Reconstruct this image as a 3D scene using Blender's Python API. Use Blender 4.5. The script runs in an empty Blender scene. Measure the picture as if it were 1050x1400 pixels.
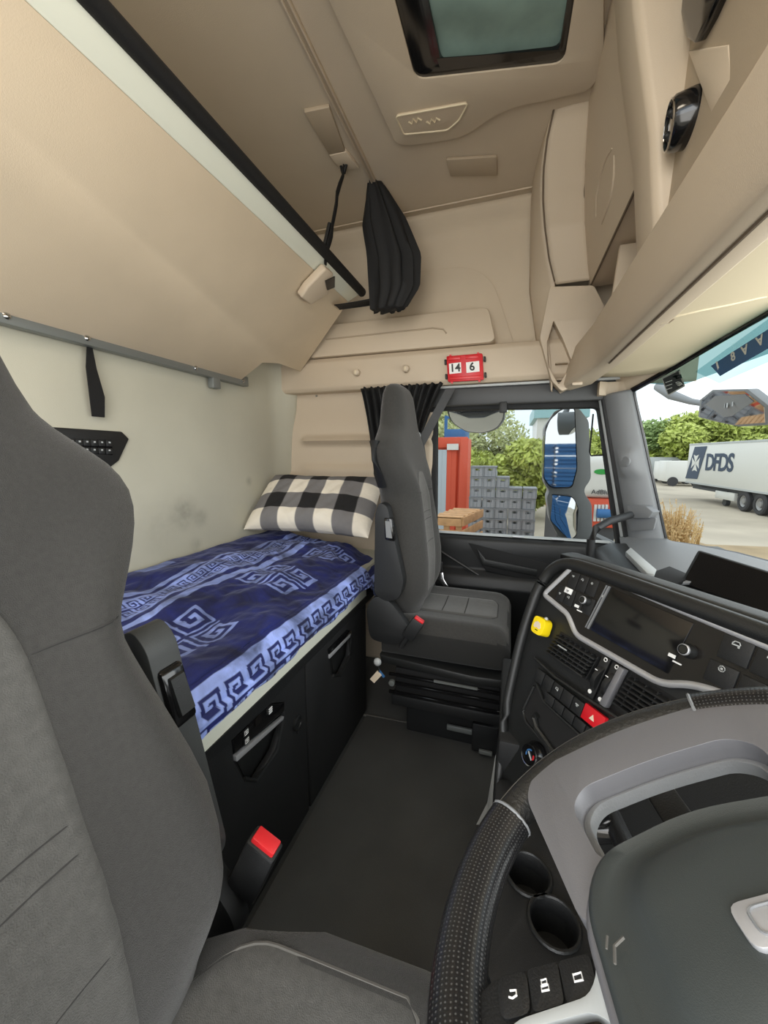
import bpy, bmesh, math, random
from mathutils import Vector as V, Matrix
from mathutils.noise import noise as NZ
from mathutils.bvhtree import BVHTree
from mathutils.geometry import tessellate_polygon
import numpy as np
random.seed(7)
R = math.radians

# ------------------------------------------------------------------ camera
FPX = 526.0                                     # focal length in pixels of the 1050x1400 frame
YAW, PIT = math.atan2(175, math.hypot(526, 78)), math.atan2(78, 526)
CF = V((-math.sin(YAW)*math.cos(PIT), math.cos(YAW)*math.cos(PIT), -math.sin(PIT)))
CR = V((math.cos(YAW), math.sin(YAW), 0)); CU = CR.cross(CF)
CAM = V((0, 0, 1.18))
cd = bpy.data.cameras.new('camera'); co = bpy.data.objects.new('camera', cd)
bpy.context.scene.collection.objects.link(co); bpy.context.scene.camera = co
cd.sensor_fit = 'VERTICAL'; cd.sensor_height = 36; cd.lens = 36*FPX/1400
cd.clip_start = .02; cd.clip_end = 500
M = Matrix((CR, CU, -CF)).transposed().to_4x4(); M.translation = CAM
co.matrix_world = M

# ------------------------------------------------------------------ world, lights, exposure
sc = bpy.context.scene
sc.view_settings.view_transform = 'Standard'; sc.view_settings.look = 'None'
sc.view_settings.gamma = 1; sc.view_settings.use_curve_mapping = False
sc.view_settings.exposure = 1.35
w = bpy.data.worlds.new('sky'); sc.world = w; w.use_nodes = True
nt = w.node_tree; bg = nt.nodes['Background']
tc = nt.nodes.new('ShaderNodeTexCoord'); nz = nt.nodes.new('ShaderNodeTexNoise'); rp = nt.nodes.new('ShaderNodeValToRGB')
nz.inputs['Scale'].default_value = 2.2; nz.inputs['Detail'].default_value = 6
rp.color_ramp.elements[0].position = .38; rp.color_ramp.elements[0].color = (.62, .74, .86, 1)
rp.color_ramp.elements[1].position = .55; rp.color_ramp.elements[1].color = (.94, .97, 1, 1)
nt.links.new(tc.outputs['Generated'], nz.inputs['Vector']); nt.links.new(nz.outputs['Fac'], rp.inputs['Fac'])
nt.links.new(rp.outputs['Color'], bg.inputs['Color']); bg.inputs['Strength'].default_value = 1.0

def area(name, loc, target, sx, sy, power, col):
    l = bpy.data.lights.new(name, 'AREA'); l.shape = 'RECTANGLE'; l.size = sx; l.size_y = sy; l.energy = power; l.color = col
    o = bpy.data.objects.new(name, l); sc.collection.objects.link(o); o.location = loc
    o.rotation_euler = (V(target)-V(loc)).to_track_quat('-Z', 'Y').to_euler(); return o
area('door_fill_light', (-.15, -.75, 1.35), (-.6, 1.2, 1.35), 1.3, 1.7, 11, (1, .98, .94))  # area lamp added at the open door to boost the sky's daylight
area('windscreen_fill_light', (1.05, .75, 1.25), (-1.0, .95, 1.75), 1.8, .9, 8.5, (1, .99, .96))  # added area lamp, aimed up to brighten the bunk and rear wall
area('cab_lamp', (-.25, .15, 2.30), (-.3, .5, 1.0), .35, .2, 1.2, (1, .88, .70))

def at(x, y, X=None, Y=None, Z=None):
    """point where the sight line of a photograph pixel meets a real plane of the cab"""
    d = CF + CR*((x-525)/FPX) - CU*((y-700)/FPX)
    t = (X-CAM.x)/d.x if X is not None else (Y-CAM.y)/d.y if Y is not None else (Z-CAM.z)/d.z
    return CAM + d*t
def atd(x, y, dep): return CAM + (CF + CR*((x-525)/FPX) - CU*((y-700)/FPX))*dep
def atp(x, y, P, n):
    d = CF + CR*((x-525)/FPX) - CU*((y-700)/FPX)
    return CAM + d*((V(P)-CAM).dot(n)/d.dot(n))

# ------------------------------------------------------------------ materials
def lin(c):
    return tuple(((v/255)/12.92 if v/255 <= .04045 else ((v/255+.055)/1.055)**2.4) for v in c) + (1,)
def mat(name, rgb, rough=.6, metal=0, bump=0, bscale=400, var=0, vscale=6, spec=.5, sheen=0, emit=0, coat=0):
    m = bpy.data.materials.new(name); m.use_nodes = True; t = m.node_tree; b = t.nodes['Principled BSDF']
    c = lin(rgb); b.inputs['Base Color'].default_value = c; b.inputs['Roughness'].default_value = rough
    b.inputs['Metallic'].default_value = metal; b.inputs['Specular IOR Level'].default_value = spec
    b.inputs['Coat Weight'].default_value = coat
    if sheen:
        b.inputs['Sheen Weight'].default_value = sheen; b.inputs['Sheen Roughness'].default_value = .4
    if emit:
        b.inputs['Emission Color'].default_value = c; b.inputs['Emission Strength'].default_value = emit
    tc = t.nodes.new('ShaderNodeTexCoord')
    if bump:
        n = t.nodes.new('ShaderNodeTexNoise'); n.inputs['Scale'].default_value = bscale; n.inputs['Detail'].default_value = 3
        bp = t.nodes.new('ShaderNodeBump'); bp.inputs['Strength'].default_value = bump; bp.inputs['Distance'].default_value = .002
        t.links.new(tc.outputs['Object'], n.inputs['Vector']); t.links.new(n.outputs['Fac'], bp.inputs['Height'])
        t.links.new(bp.outputs['Normal'], b.inputs['Normal'])
    if var:
        n = t.nodes.new('ShaderNodeTexNoise'); n.inputs['Scale'].default_value = vscale; n.inputs['Detail'].default_value = 5
        r = t.nodes.new('ShaderNodeValToRGB')
        r.color_ramp.elements[0].position = .3; r.color_ramp.elements[1].position = .7
        r.color_ramp.elements[0].color = tuple(v*(1-var) for v in c[:3])+(1,)
        r.color_ramp.elements[1].color = tuple(min(1, v*(1+var)) for v in c[:3])+(1,)
        t.links.new(tc.outputs['Object'], n.inputs['Vector']); t.links.new(n.outputs['Fac'], r.inputs['Fac'])
        t.links.new(r.outputs['Color'], b.inputs['Base Color'])
    return m
def mat_attr(name, ca, cb, rough=.8, sheen=0, cm=None, var=.3, vscale=9):
    """two or three print colours chosen by the mesh attribute 'print'"""
    m = bpy.data.materials.new(name); m.use_nodes = True; t = m.node_tree; b = t.nodes['Principled BSDF']
    a = t.nodes.new('ShaderNodeAttribute'); a.attribute_name = 'print'
    r = t.nodes.new('ShaderNodeValToRGB'); e = r.color_ramp.elements
    e[0].color = lin(ca); e[1].color = lin(cb)
    if cm: x = e.new(.5); x.color = lin(cm)
    t.links.new(a.outputs['Fac'], r.inputs['Fac'])
    n = t.nodes.new('ShaderNodeTexNoise'); n.inputs['Scale'].default_value = vscale; n.inputs['Detail'].default_value = 6; n.inputs['Distortion'].default_value = 1.2
    tc = t.nodes.new('ShaderNodeTexCoord'); t.links.new(tc.outputs['Object'], n.inputs['Vector'])
    mr = t.nodes.new('ShaderNodeMapRange'); mr.inputs['From Min'].default_value = .3; mr.inputs['From Max'].default_value = .7
    mr.inputs['To Min'].default_value = 1-var; mr.inputs['To Max'].default_value = 1+var
    t.links.new(n.outputs['Fac'], mr.inputs['Value'])
    mx = t.nodes.new('ShaderNodeVectorMath'); mx.operation = 'SCALE'
    t.links.new(r.outputs['Color'], mx.inputs[0]); t.links.new(mr.outputs['Result'], mx.inputs['Scale'])
    t.links.new(mx.outputs['Vector'], b.inputs['Base Color'])
    bp = t.nodes.new('ShaderNodeBump'); bp.inputs['Strength'].default_value = .5; bp.inputs['Distance'].default_value = .004
    n2 = t.nodes.new('ShaderNodeTexNoise'); n2.inputs['Scale'].default_value = 60; n2.inputs['Detail'].default_value = 5
    t.links.new(tc.outputs['Object'], n2.inputs['Vector']); t.links.new(n2.outputs['Fac'], bp.inputs['Height']); t.links.new(bp.outputs['Normal'], b.inputs['Normal'])
    b.inputs['Roughness'].default_value = rough
    if sheen: b.inputs['Sheen Weight'].default_value = sheen; b.inputs['Sheen Roughness'].default_value = .35; b.inputs['Sheen Tint'].default_value = (.55, .6, .95, 1)
    return m
def mat_glass(name, tint, gloss=.06, rough=0):
    m = bpy.data.materials.new(name); m.use_nodes = True; t = m.node_tree
    for n in list(t.nodes): t.nodes.remove(n)
    o = t.nodes.new('ShaderNodeOutputMaterial'); tr = t.nodes.new('ShaderNodeBsdfTransparent'); gl = t.nodes.new('ShaderNodeBsdfGlossy')
    mx = t.nodes.new('ShaderNodeMixShader'); lw = t.nodes.new('ShaderNodeLayerWeight'); lw.inputs['Blend'].default_value = .15
    tr.inputs['Color'].default_value = tuple(tint)+(1,); gl.inputs['Roughness'].default_value = rough; gl.inputs['Color'].default_value = (.9, .9, .9, 1)
    mm = t.nodes.new('ShaderNodeMath'); mm.operation = 'MULTIPLY'; mm.inputs[1].default_value = gloss*4
    t.links.new(lw.outputs['Fresnel'], mm.inputs[0]); t.links.new(mm.outputs[0], mx.inputs[0])
    t.links.new(tr.outputs[0], mx.inputs[1]); t.links.new(gl.outputs[0], mx.inputs[2]); t.links.new(mx.outputs[0], o.inputs[0])
    return m
def mat_perf(name, rgb):
    """leather with rows of pin-holes, from the tube's own UV"""
    m = bpy.data.materials.new(name); m.use_nodes = True; t = m.node_tree; b = t.nodes['Principled BSDF']
    uv = t.nodes.new('ShaderNodeUVMap'); vo = t.nodes.new('ShaderNodeTexVoronoi'); vo.inputs['Randomness'].default_value = .12
    vo.inputs['Scale'].default_value = 1; vo.voronoi_dimensions = '2D'
    t.links.new(uv.outputs['UV'], vo.inputs['Vector'])
    r = t.nodes.new('ShaderNodeValToRGB'); r.color_ramp.elements[0].position = .14; r.color_ramp.elements[1].position = .24
    r.color_ramp.elements[0].color = lin((78, 78, 78)); r.color_ramp.elements[1].color = lin(rgb)
    t.links.new(vo.outputs['Distance'], r.inputs['Fac']); t.links.new(r.outputs['Color'], b.inputs['Base Color'])
    bp = t.nodes.new('ShaderNodeBump'); bp.inputs['Strength'].default_value = .25; bp.inputs['Distance'].default_value = .0008
    t.links.new(vo.outputs['Distance'], bp.inputs['Height']); t.links.new(bp.outputs['Normal'], b.inputs['Normal'])
    b.inputs['Roughness'].default_value = .30
    return m
MT = dict(
 head=mat('headliner_fabric', (196, 181, 159), .85, bump=.25, bscale=500, var=.05, vscale=3),
 trim=mat('beige_trim_plastic', (198, 182, 160), .55, bump=.2, bscale=600),
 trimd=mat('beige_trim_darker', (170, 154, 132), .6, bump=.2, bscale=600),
 pale=mat('cream_sunvisor_vinyl', (216, 202, 172), .6, bump=.1, bscale=300),
 rear=mat('rear_wall_vinyl', (190, 187, 170), .75, bump=.15, bscale=300, var=.08, vscale=2.2),
 bunk=mat('bunk_board', (214, 197, 171), .7, bump=.15, bscale=400, var=.04, vscale=5),
 white=mat('offwhite_strip', (236, 238, 222), .55),
 fab=mat('charcoal_seat_fabric', (53, 52, 50), .95, bump=.6, bscale=900, var=.12, vscale=160, sheen=.25),
 fab2=mat('grey_velour_insert', (76, 75, 72), .95, bump=.5, bscale=700, var=.14, vscale=90, sheen=.35),
 seam=mat('dark_seam', (46, 45, 44), .9),
 seaml=mat('pale_piping', (96, 94, 90), .9),
 blk=mat('black_plastic', (27, 28, 29), .5, bump=.25, bscale=700),
 blkm=mat('matt_black_plastic', (23, 24, 25), .7, bump=.3, bscale=500),
 dash=mat('dash_soft_black', (30, 31, 31), .42, bump=.3, bscale=500),
 gloss=mat('gloss_black', (18, 18, 19), .12, spec=.6),
 screen=mat('screen_glass', (26, 24, 23), .25, spec=.4),
 deep=mat('deep_black_cloth', (12, 12, 13), .75, bump=.3, bscale=300),
 void=mat('black_void', (14, 14, 15), .8),  # black painted in for deep shade inside recesses, slots and gaps
 dgrey=mat('pillar_grey_plastic', (120, 122, 124), .5, bump=.2, bscale=500),
 lgrey=mat('light_grey_plastic', (176, 180, 180), .45),
 silver=mat('satin_silver', (186, 187, 190), .36, metal=.45),
 spoke=mat('grey_metallic_paint', (126, 126, 130), .42, metal=.35, bump=.1, bscale=900),
 hub=mat('airbag_pad', (56, 61, 61), .45, bump=.12, bscale=1600),
 chrome=mat('chrome', (200, 200, 200), .15, metal=1),
 steel=mat('zinc_rail', (132, 136, 134), .45, metal=.5),
 leather=mat('smooth_leather', (36, 36, 35), .42, bump=.6, bscale=260),
 perf=mat_perf('perforated_leather', (27, 27, 28)),
 floor=mat('rubber_floor', (78, 79, 78), .62, bump=.3, bscale=350, var=.15, vscale=5),
 red=mat('red_plastic', (205, 24, 36), .4), redb=mat('red_button', (214, 40, 46), .35),
 yel=mat('yellow_tag', (250, 220, 20), .4), wht=mat('white_print', (240, 240, 238), .5), blkp=mat('black_print', (20, 20, 20), .5),
 blind=mat('teal_blind', (126, 150, 142), .7, var=.18, vscale=9),
 teal=mat('tinted_screen_band', (96, 140, 146), .5), blue=mat('blue_strip', (58, 96, 140), .5), pteal=mat('pale_teal', (150, 190, 194), .5),
 ground=mat('concrete_yard', (176, 166, 148), .9, var=.18, vscale=.35), soil=mat('dry_soil', (160, 140, 108), .95, var=.2, vscale=1),
 leafa=mat('leaf_yellowgreen', (178, 190, 98), .7, var=.35, vscale=1.5), leafb=mat('leaf_green', (142, 164, 104), .7, var=.35, vscale=1.5), leafc=mat('leaf_pale', (188, 194, 142), .7, var=.3, vscale=2),
 bark=mat('bark', (96, 82, 66), .9), dry=mat('dry_stalks', (206, 178, 128), .9),
 trw=mat('trailer_white', (214, 214, 208), .4), navy=mat('navy_print', (44, 62, 86), .5),
 tyre=mat('tyre', (58, 58, 60), .8), rim=mat('wheel_rim', (150, 150, 150), .4, metal=.4), under=mat('chassis_dark', (70, 72, 74), .7),
 crate=mat('grey_crate', (158, 162, 166), .6), crated=mat('grey_crate_dark', (128, 132, 136), .6), wood=mat('pallet_wood', (190, 148, 104), .8, var=.2, vscale=8),
 cred=mat('container_red', (206, 84, 56), .6), cgrey=mat('container_grey', (178, 188, 194), .6), cblue=mat('crate_blue', (52, 106, 160), .6),
 mirg=mat('mirror_glass', (220, 225, 228), .03, metal=1), mirh=mat('mirror_housing', (138, 142, 144), .5, bump=.15, bscale=300),
 green=mat('green_print', (40, 150, 60), .5), film=mat('stretch_film', (196, 200, 202), .3),
 glass=mat_glass('side_glass', (.74, .75, .74)), wglass=mat_glass('windscreen_glass', (.70, .72, .71), .05),
 belt=mat('belt_webbing', (70, 71, 73), .7, bump=.3, bscale=800),
 gap=mat('brown_joint', (104, 90, 74), .8),
 armg=mat('armrest_grey_plastic', (62, 64, 64), .5, bump=.2, bscale=600),
 fabd=mat('shaded_dark_side_fabric', (34, 34, 33), .95, bump=.5, bscale=900, sheen=.1),  # cushion sides: partly darker cloth, partly shade painted into the colour
 skin=mat('tag_beige', (226, 210, 186), .6),
)

def add_stains(m, pts):
    t = m.node_tree; b = t.nodes['Principled BSDF']; src = b.inputs['Base Color'].links[0].from_socket; tc = t.nodes.new('ShaderNodeTexCoord')
    n = t.nodes.new('ShaderNodeTexNoise'); n.inputs['Scale'].default_value = 30; n.inputs['Detail'].default_value = 6; t.links.new(tc.outputs['Object'], n.inputs['Vector'])
    for p, rad, k in pts:
        d = t.nodes.new('ShaderNodeVectorMath'); d.operation = 'DISTANCE'; d.inputs[1].default_value = p; t.links.new(tc.outputs['Object'], d.inputs[0])
        mr = t.nodes.new('ShaderNodeMapRange'); mr.inputs['From Max'].default_value = rad; mr.inputs['To Min'].default_value = k; mr.inputs['To Max'].default_value = 0; mr.interpolation_type = 'SMOOTHSTEP'; t.links.new(d.outputs['Value'], mr.inputs['Value'])
        mu = t.nodes.new('ShaderNodeMath'); mu.operation = 'MULTIPLY'; t.links.new(mr.outputs[0], mu.inputs[0]); t.links.new(n.outputs['Fac'], mu.inputs[1])
        mx = t.nodes.new('ShaderNodeMix'); mx.data_type = 'RGBA'; mx.inputs['B'].default_value = (.12, .11, .09, 1); t.links.new(mu.outputs[0], mx.inputs['Factor']); t.links.new(src, mx.inputs['A']); src = mx.outputs['Result']
    t.links.new(src, b.inputs['Base Color'])
MT['wallv'] = mat('soiled_wall_vinyl', (190, 187, 170), .75, bump=.15, bscale=300, var=.08, vscale=2.2)
add_stains(MT['wallv'], [(at(252, 702, X=-1.29), .10, .7), (at(275, 708, X=-1.29), .06, .6), (at(342, 658, X=-1.28), .035, .8), (at(268, 745, X=-1.29), .05, .5), (at(218, 718, X=-1.29), .16, .25)])

# ------------------------------------------------------------------ geometry helpers
class MB:
    def __init__(s, T=None): s.v = []; s.f = []; s.T = T; s.uv = {}
    def add(s, vs, fs):
        o = len(s.v); s.v += [V(p) for p in vs]; s.f += [tuple(i+o for i in f) for f in fs]; return o
    def obox(s, o, a, b, c):
        o, a, b, c = V(o), V(a), V(b), V(c)
        s.add([o, o+a, o+a+b, o+b, o+c, o+a+c, o+a+b+c, o+b+c], [(0, 3, 2, 1), (4, 5, 6, 7), (0, 1, 5, 4), (1, 2, 6, 5), (2, 3, 7, 6), (3, 0, 4, 7)]); return s
    def box(s, c, d, m=None):
        c = V(c); ax = [V((d[0], 0, 0)), V((0, d[1], 0)), V((0, 0, d[2]))]
        if m: ax = [m @ a for a in ax]
        return s.obox(c-(ax[0]+ax[1]+ax[2])/2, *ax)
    def prism(s, poly, ext):
        n = len(poly); e = V(ext); poly = [V(p) for p in poly]
        tr = tessellate_polygon([poly])
        s.add(poly+[p+e for p in poly], [tuple(t) for t in tr]+[tuple(i+n for i in reversed(t)) for t in tr]+[(i, (i+1) % n, (i+1) % n+n, i+n) for i in range(n)]); return s
    def plate(s, outer, holes, fn, ext):
        """plate with holes; outer/holes are 2D loops, fn maps 2D to 3D"""
        loops = [[V(fn(*p)) for p in outer]]+[[V(fn(*p)) for p in h] for h in holes]
        tr = tessellate_polygon([[V((p[0], p[1], 0)) for p in L] for L in [outer]+holes])
        flat = [p for L in loops for p in L]; n = len(flat); e = V(ext)
        fs = [tuple(t) for t in tr]+[tuple(i+n for i in reversed(t)) for t in tr]; o = 0
        for L in loops:
            k = len(L); fs += [(o+i, o+(i+1) % k, o+(i+1) % k+n, o+i+n) for i in range(k)]; o += k
        s.add(flat+[p+e for p in flat], fs); return s
    def loft(s, rings, cap=True, closed=True):
        n = len(rings[0]); vs = [p for r in rings for p in r]; fs = []
        for j in range(len(rings)-1):
            for i in range(n if closed else n-1):
                k = (i+1) % n; fs.append((j*n+i, j*n+k, (j+1)*n+k, (j+1)*n+i))
        if cap: fs += [tuple(range(n)), tuple((len(rings)-1)*n+i for i in reversed(range(n)))]
        s.add(vs, fs); return s
    def tube(s, pts, r, n=8, closed=False, up=None, flat=1.0):
        pts = [V(p) for p in pts]; m = len(pts); rings = []
        for i, p in enumerate(pts):
            a = pts[i-1] if (i or closed) else pts[i]; b = pts[(i+1) % m] if (i < m-1 or closed) else pts[i]
            t = (b-a).normalized(); u = V(up) if up else (V((0, 0, 1)) if abs(t.z) < .9 else V((1, 0, 0)))
            x = t.cross(u).normalized(); y = x.cross(t); q = r[i] if isinstance(r, (list, tuple)) else r
            rings.append([p + x*(q*math.cos(2*math.pi*k/n)) + y*(q*flat*math.sin(2*math.pi*k/n)) for k in range(n)])
        if closed: rings.append(rings[0])
        return s.loft(rings, cap=not closed)
    def lathe(s, prof, o, axis, n=20, cap=True):
        o = V(o); z = V(axis).normalized(); x = z.orthogonal().normalized(); y = z.cross(x)
        return s.loft([[o+z*h+x*(r*math.cos(2*math.pi*k/n))+y*(r*math.sin(2*math.pi*k/n)) for k in range(n)] for r, h in prof], cap)
    def grid(s, fn, nu, nv):
        s.add([fn(i/nu, j/nv) for j in range(nv+1) for i in range(nu+1)],
              [(j*(nu+1)+i, j*(nu+1)+i+1, (j+1)*(nu+1)+i+1, (j+1)*(nu+1)+i) for j in range(nv) for i in range(nu)]); return s
    def ball(s, c, r, n=10, m=7):
        c = V(c); r = (r, r, r) if isinstance(r, (int, float)) else r
        return s.loft([[c+V((r[0]*math.sin(math.pi*(j+.02)/(m+.04))*math.cos(2*math.pi*i/n), r[1]*math.sin(math.pi*(j+.02)/(m+.04))*math.sin(2*math.pi*i/n), r[2]*math.cos(math.pi*(j+.02)/(m+.04)))) for i in range(n)] for j in range(m+1)])
    def build(s, name, m, parent=None, smooth=38, bevel=0, seg=2, label=None, uvf=None, attr=None, thick=0, sub=0, norm=True):
        me = bpy.data.meshes.new(name); vs = [tuple(s.T @ p) if s.T else tuple(p) for p in s.v]
        me.from_pydata(vs, [], s.f)
        if attr is not None:
            a = me.attributes.new('print', 'FLOAT', 'POINT'); a.data.foreach_set('value', attr)
        bm = bmesh.new(); bm.from_mesh(me)
        if not uvf and attr is None: bmesh.ops.remove_doubles(bm, verts=bm.verts, dist=1e-6)
        if norm: bmesh.ops.recalc_face_normals(bm, faces=bm.faces)
        if bevel:
            es = [e for e in bm.edges if len(e.link_faces) == 2 and e.calc_face_angle(0) > R(30)]
            bmesh.ops.bevel(bm, geom=es, offset=bevel, segments=seg, profile=.5, affect='EDGES', clamp_overlap=True)
        for f in bm.faces: f.smooth = True
        for e in bm.edges:
            if len(e.link_faces) == 2 and e.calc_face_angle(0) > R(smooth): e.smooth = False
        bm.to_mesh(me); bm.free()
        if uvf:
            L = me.uv_layers.new(name='UVMap')
            for lp in me.loops: L.data[lp.index].uv = uvf(lp.vertex_index)
        me.materials.append(MT[m] if isinstance(m, str) else m)
        o = bpy.data.objects.new(name, me); sc.collection.objects.link(o)
        if parent: attach(o, parent)
        if thick:
            md = o.modifiers.new('solid', 'SOLIDIFY'); md.thickness = thick; md.offset = 0
        if sub:
            md = o.modifiers.new('sub', 'SUBSURF'); md.levels = sub; md.render_levels = sub
        if label: o['label'] = label
        return o
ORIG = {}
def worigin(o):
    return ORIG.get(o.name, V((0, 0, 0)))
def attach(o, p):
    o.parent = p; o.matrix_parent_inverse = Matrix.Translation(-worigin(p)) if p.name in ORIG else Matrix.Identity(4)
def thing(name, label, cat, loc=(0, 0, 0), group=None):
    o = bpy.data.objects.new(name, None); sc.collection.objects.link(o); o.location = loc; o.empty_display_size = .05
    ORIG[o.name] = V(loc); tag(o, label, cat, group); return o
def tag(o, label=None, cat=None, group=None, kind=None):
    if label: o['label'] = label
    if cat: o['category'] = cat
    if group: o['group'] = group
    if kind: o['kind'] = kind
    return o
def struct(o): o['kind'] = 'structure'; return o
def dup(root, loc, label=None, group=None):
    r = root.copy(); sc.collection.objects.link(r); r.location = loc
    if label: r['label'] = label
    if group: r['group'] = group
    for ch in list(root.children):
        c = ch.copy(); sc.collection.objects.link(c); c.parent = r; c.matrix_parent_inverse = ch.matrix_parent_inverse
        for g in ch.children:
            d = g.copy(); sc.collection.objects.link(d); d.parent = c; d.matrix_parent_inverse = g.matrix_parent_inverse
    return r
def rpoly(pts, r, n=4):
    out = []; m = len(pts)
    for i in range(m):
        p = V(pts[i]).to_2d(); a = V(pts[i-1]).to_2d(); b = V(pts[(i+1) % m]).to_2d()
        rr = r[i] if isinstance(r, (list, tuple)) else r
        d = min(rr, (a-p).length*.48, (b-p).length*.48)
        p0 = p+(a-p).normalized()*d; p1 = p+(b-p).normalized()*d
        for k in range(n+1):
            t = k/n; out.append(tuple((p0*(1-t)**2+p*(2*t*(1-t))+p1*t*t)))
    return out
def V2(p): return V((p[0], p[1], 0))
def sup(k, n, e=3.0):
    a = 2*math.pi*k/n; c, s_ = math.cos(a), math.sin(a)
    return (math.copysign(abs(c)**(2/e), c), math.copysign(abs(s_)**(2/e), s_))
def sst(a, b, x):
    t = max(0, min(1, (x-a)/(b-a))); return t*t*(3-2*t)
def lerp(a, b, t): return a+(b-a)*t
def interp(tab, x):
    for (x0, *a), (x1, *b) in zip(tab, tab[1:]):
        if x <= x1:
            t = max(0, min(1, (x-x0)/(x1-x0))); return [lerp(p, q, t) for p, q in zip(a, b)]
    return list(tab[-1][1:])
def text_mesh(txt, size, o, xdir, ydir, name, m, parent, ext=.0006, label=None, bold=0):
    cu = bpy.data.curves.new('t', 'FONT'); cu.body = txt; cu.size = size; cu.extrude = ext; cu.offset = bold; cu.resolution_u = 3
    cu.align_x = 'CENTER'; cu.align_y = 'CENTER'
    ob = bpy.data.objects.new('t', cu); me = bpy.data.meshes.new_from_object(ob)
    bpy.data.objects.remove(ob); me.name = name
    x = V(xdir).normalized(); y = V(ydir).normalized(); z = x.cross(y)
    for v in me.vertices: v.co = V(o)+x*v.co.x+y*v.co.y+z*v.co.z
    me.materials.clear(); me.materials.append(MT[m]); ob = bpy.data.objects.new(name, me); sc.collection.objects.link(ob)
    if parent: attach(ob, parent)
    if label: ob['label'] = label
    return ob
def hn(x, y, s=0):                                # cheap smooth 2D noise
    return (math.sin(x*1.7+s)+math.sin(y*2.3+1.3*s+.7*math.sin(x*1.1))+math.sin((x+y)*1.3+2.1*s)+math.sin(x*3.9-y*2.9+s))/4

exec_parts = []
# ================================================================== THE CAB SHELL
XR, YL, ZC = -1.30, 2.06, 2.34                    # rear wall, passenger-side wall, ceiling
# floor
b = MB(); b.obox((XR, -.45, -.05), (2.2, 0, 0), (0, 2.6, 0), (0, 0, .05)); fl = struct(b.build('floor', 'floor'))
p0, p1 = at(485, 975, Z=.004), at(680, 1013, Z=.004)
b = MB(); b.tube([p0, p1, (p1.x+.5, p1.y+.02, .004)], .006, 6); b.build('mat_edge', 'seaml', fl)
b = MB(); b.obox((-.577, .2, .0), (.60, 0, 0), (0, 1.31, 0), (0, 0, .008)); b.build('rubber_mat', 'floor', fl, bevel=.003)
# rear wall with a padded corner bulge
b = MB()
b.grid(lambda u, v: V((XR+.10*sst(.93, 1, u)*(.35+.65*sst(.45, .75, v))-.004*math.sin(v*9), lerp(-.45, YL+.02, u), lerp(0, ZC, v))), 60, 24)
rw = struct(b.build('wall_rear', 'wallv', thick=.02))
# passenger side wall behind the bed (moulded ledges)
def side(u, v):
    x = lerp(XR, -.40, u); z = lerp(0, 1.54, v)
    y = YL-.02 - .05*math.exp(-((z-1.262)/.018)**2)*sst(-1.19, -1.14, x) - .03*math.exp(-((z-1.09)/.03)**2)*sst(-1.22, -1.1, x) - .045*sst(1.09, 1.02, z)
    return V((x, y+.02*sst(1.3, 1.45, z), z))
b = MB(); b.grid(side, 40, 110); wl = struct(b.build('wall_left', 'trim', thick=.01, smooth=80))
# header above door: a long beige box with rounded lower edge
hdr = [(YL+.04, 1.525), (1.985, 1.525), (1.968, 1.545), (1.968, 1.675), (1.985, 1.70), (YL+.04, 1.71)]
b = MB(); b.loft([[V((x, y, z)) for y, z in hdr] for x in (XR+.02, .42)]); h1 = struct(b.build('trim_1', 'trim', bevel=.006)); h1['label'] = 'long beige header beam over the door window'
# shelf box on the header, embossed line on its front
def on_shelf(px, py): return at(px, py, Y=1.95)
sh = [(-1.08, 1.705), (-.12, 1.705), (-.10, 1.72), (-.135, 1.86), (-.165, 1.872), (-1.0, 1.872)]
b = MB(); pl = rpoly([V2(p) for p in sh], .02); b.loft([[V((x, 1.965+(z-1.7)*.16, z)) for x, z in pl], [V((x, YL+.03, z)) for x, z in pl]]); s1 = b.build('shelf_box', 'trim', h1, bevel=.008)
b = MB(); b.tube([V((x, 1.963+(z-1.7)*.16, z)) for x, z in [(-.98, 1.795), (-.40, 1.797), (-.345, 1.785), (-.33, 1.765)]], .004, 6); b.build('embossed_line', 'trimd', h1)
# upper side wall + its raised moulding
b = MB(); b.grid(lambda u, v: V((lerp(XR, .75, u), YL+.03+.0*v-.07*sst(.86, 1, v)**2, lerp(1.5, ZC+.0, v))), 20, 40); wu = struct(b.build('wall_left_upper', 'head', thick=.01, smooth=80))
pts = rpoly([V2(p) for p in [(-.95, 1.70), (-.95, 2.10), (-.25, 2.10), (-.13, 2.02), (-.01, 1.70)]], [.02, .05, .12, .12, .02], 6)
b = MB(); b.prism([V((x, YL+.012, z)) for x, z in pts], (0, .02, 0)); b.build('raised_panel', 'head', wu, bevel=.01)
b = MB(); b.tube([(XR, 1.975, 2.332), (-.6, 1.972, 2.333), (.1, 1.97, 2.333)], .0035, 6); b.build('roof_seam_highlight', 'trim', wu)  # thin tube added to draw the bright highlight along the roof junction
# ceiling
b = MB(); b.obox((XR-.05, -.45, ZC), (2.1, 0, 0), (0, 2.6, 0), (0, 0, .05)); ce = struct(b.build('ceiling', 'head'))
# front bulkhead roof above windscreen, keeps the daylight out of the overhead unit
b = MB(); b.obox((.62, -.45, 1.60), (.05, 0, 0), (0, 2.55, 0), (0, 0, .78)); struct(b.build('wall_front', 'trim'))
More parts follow.
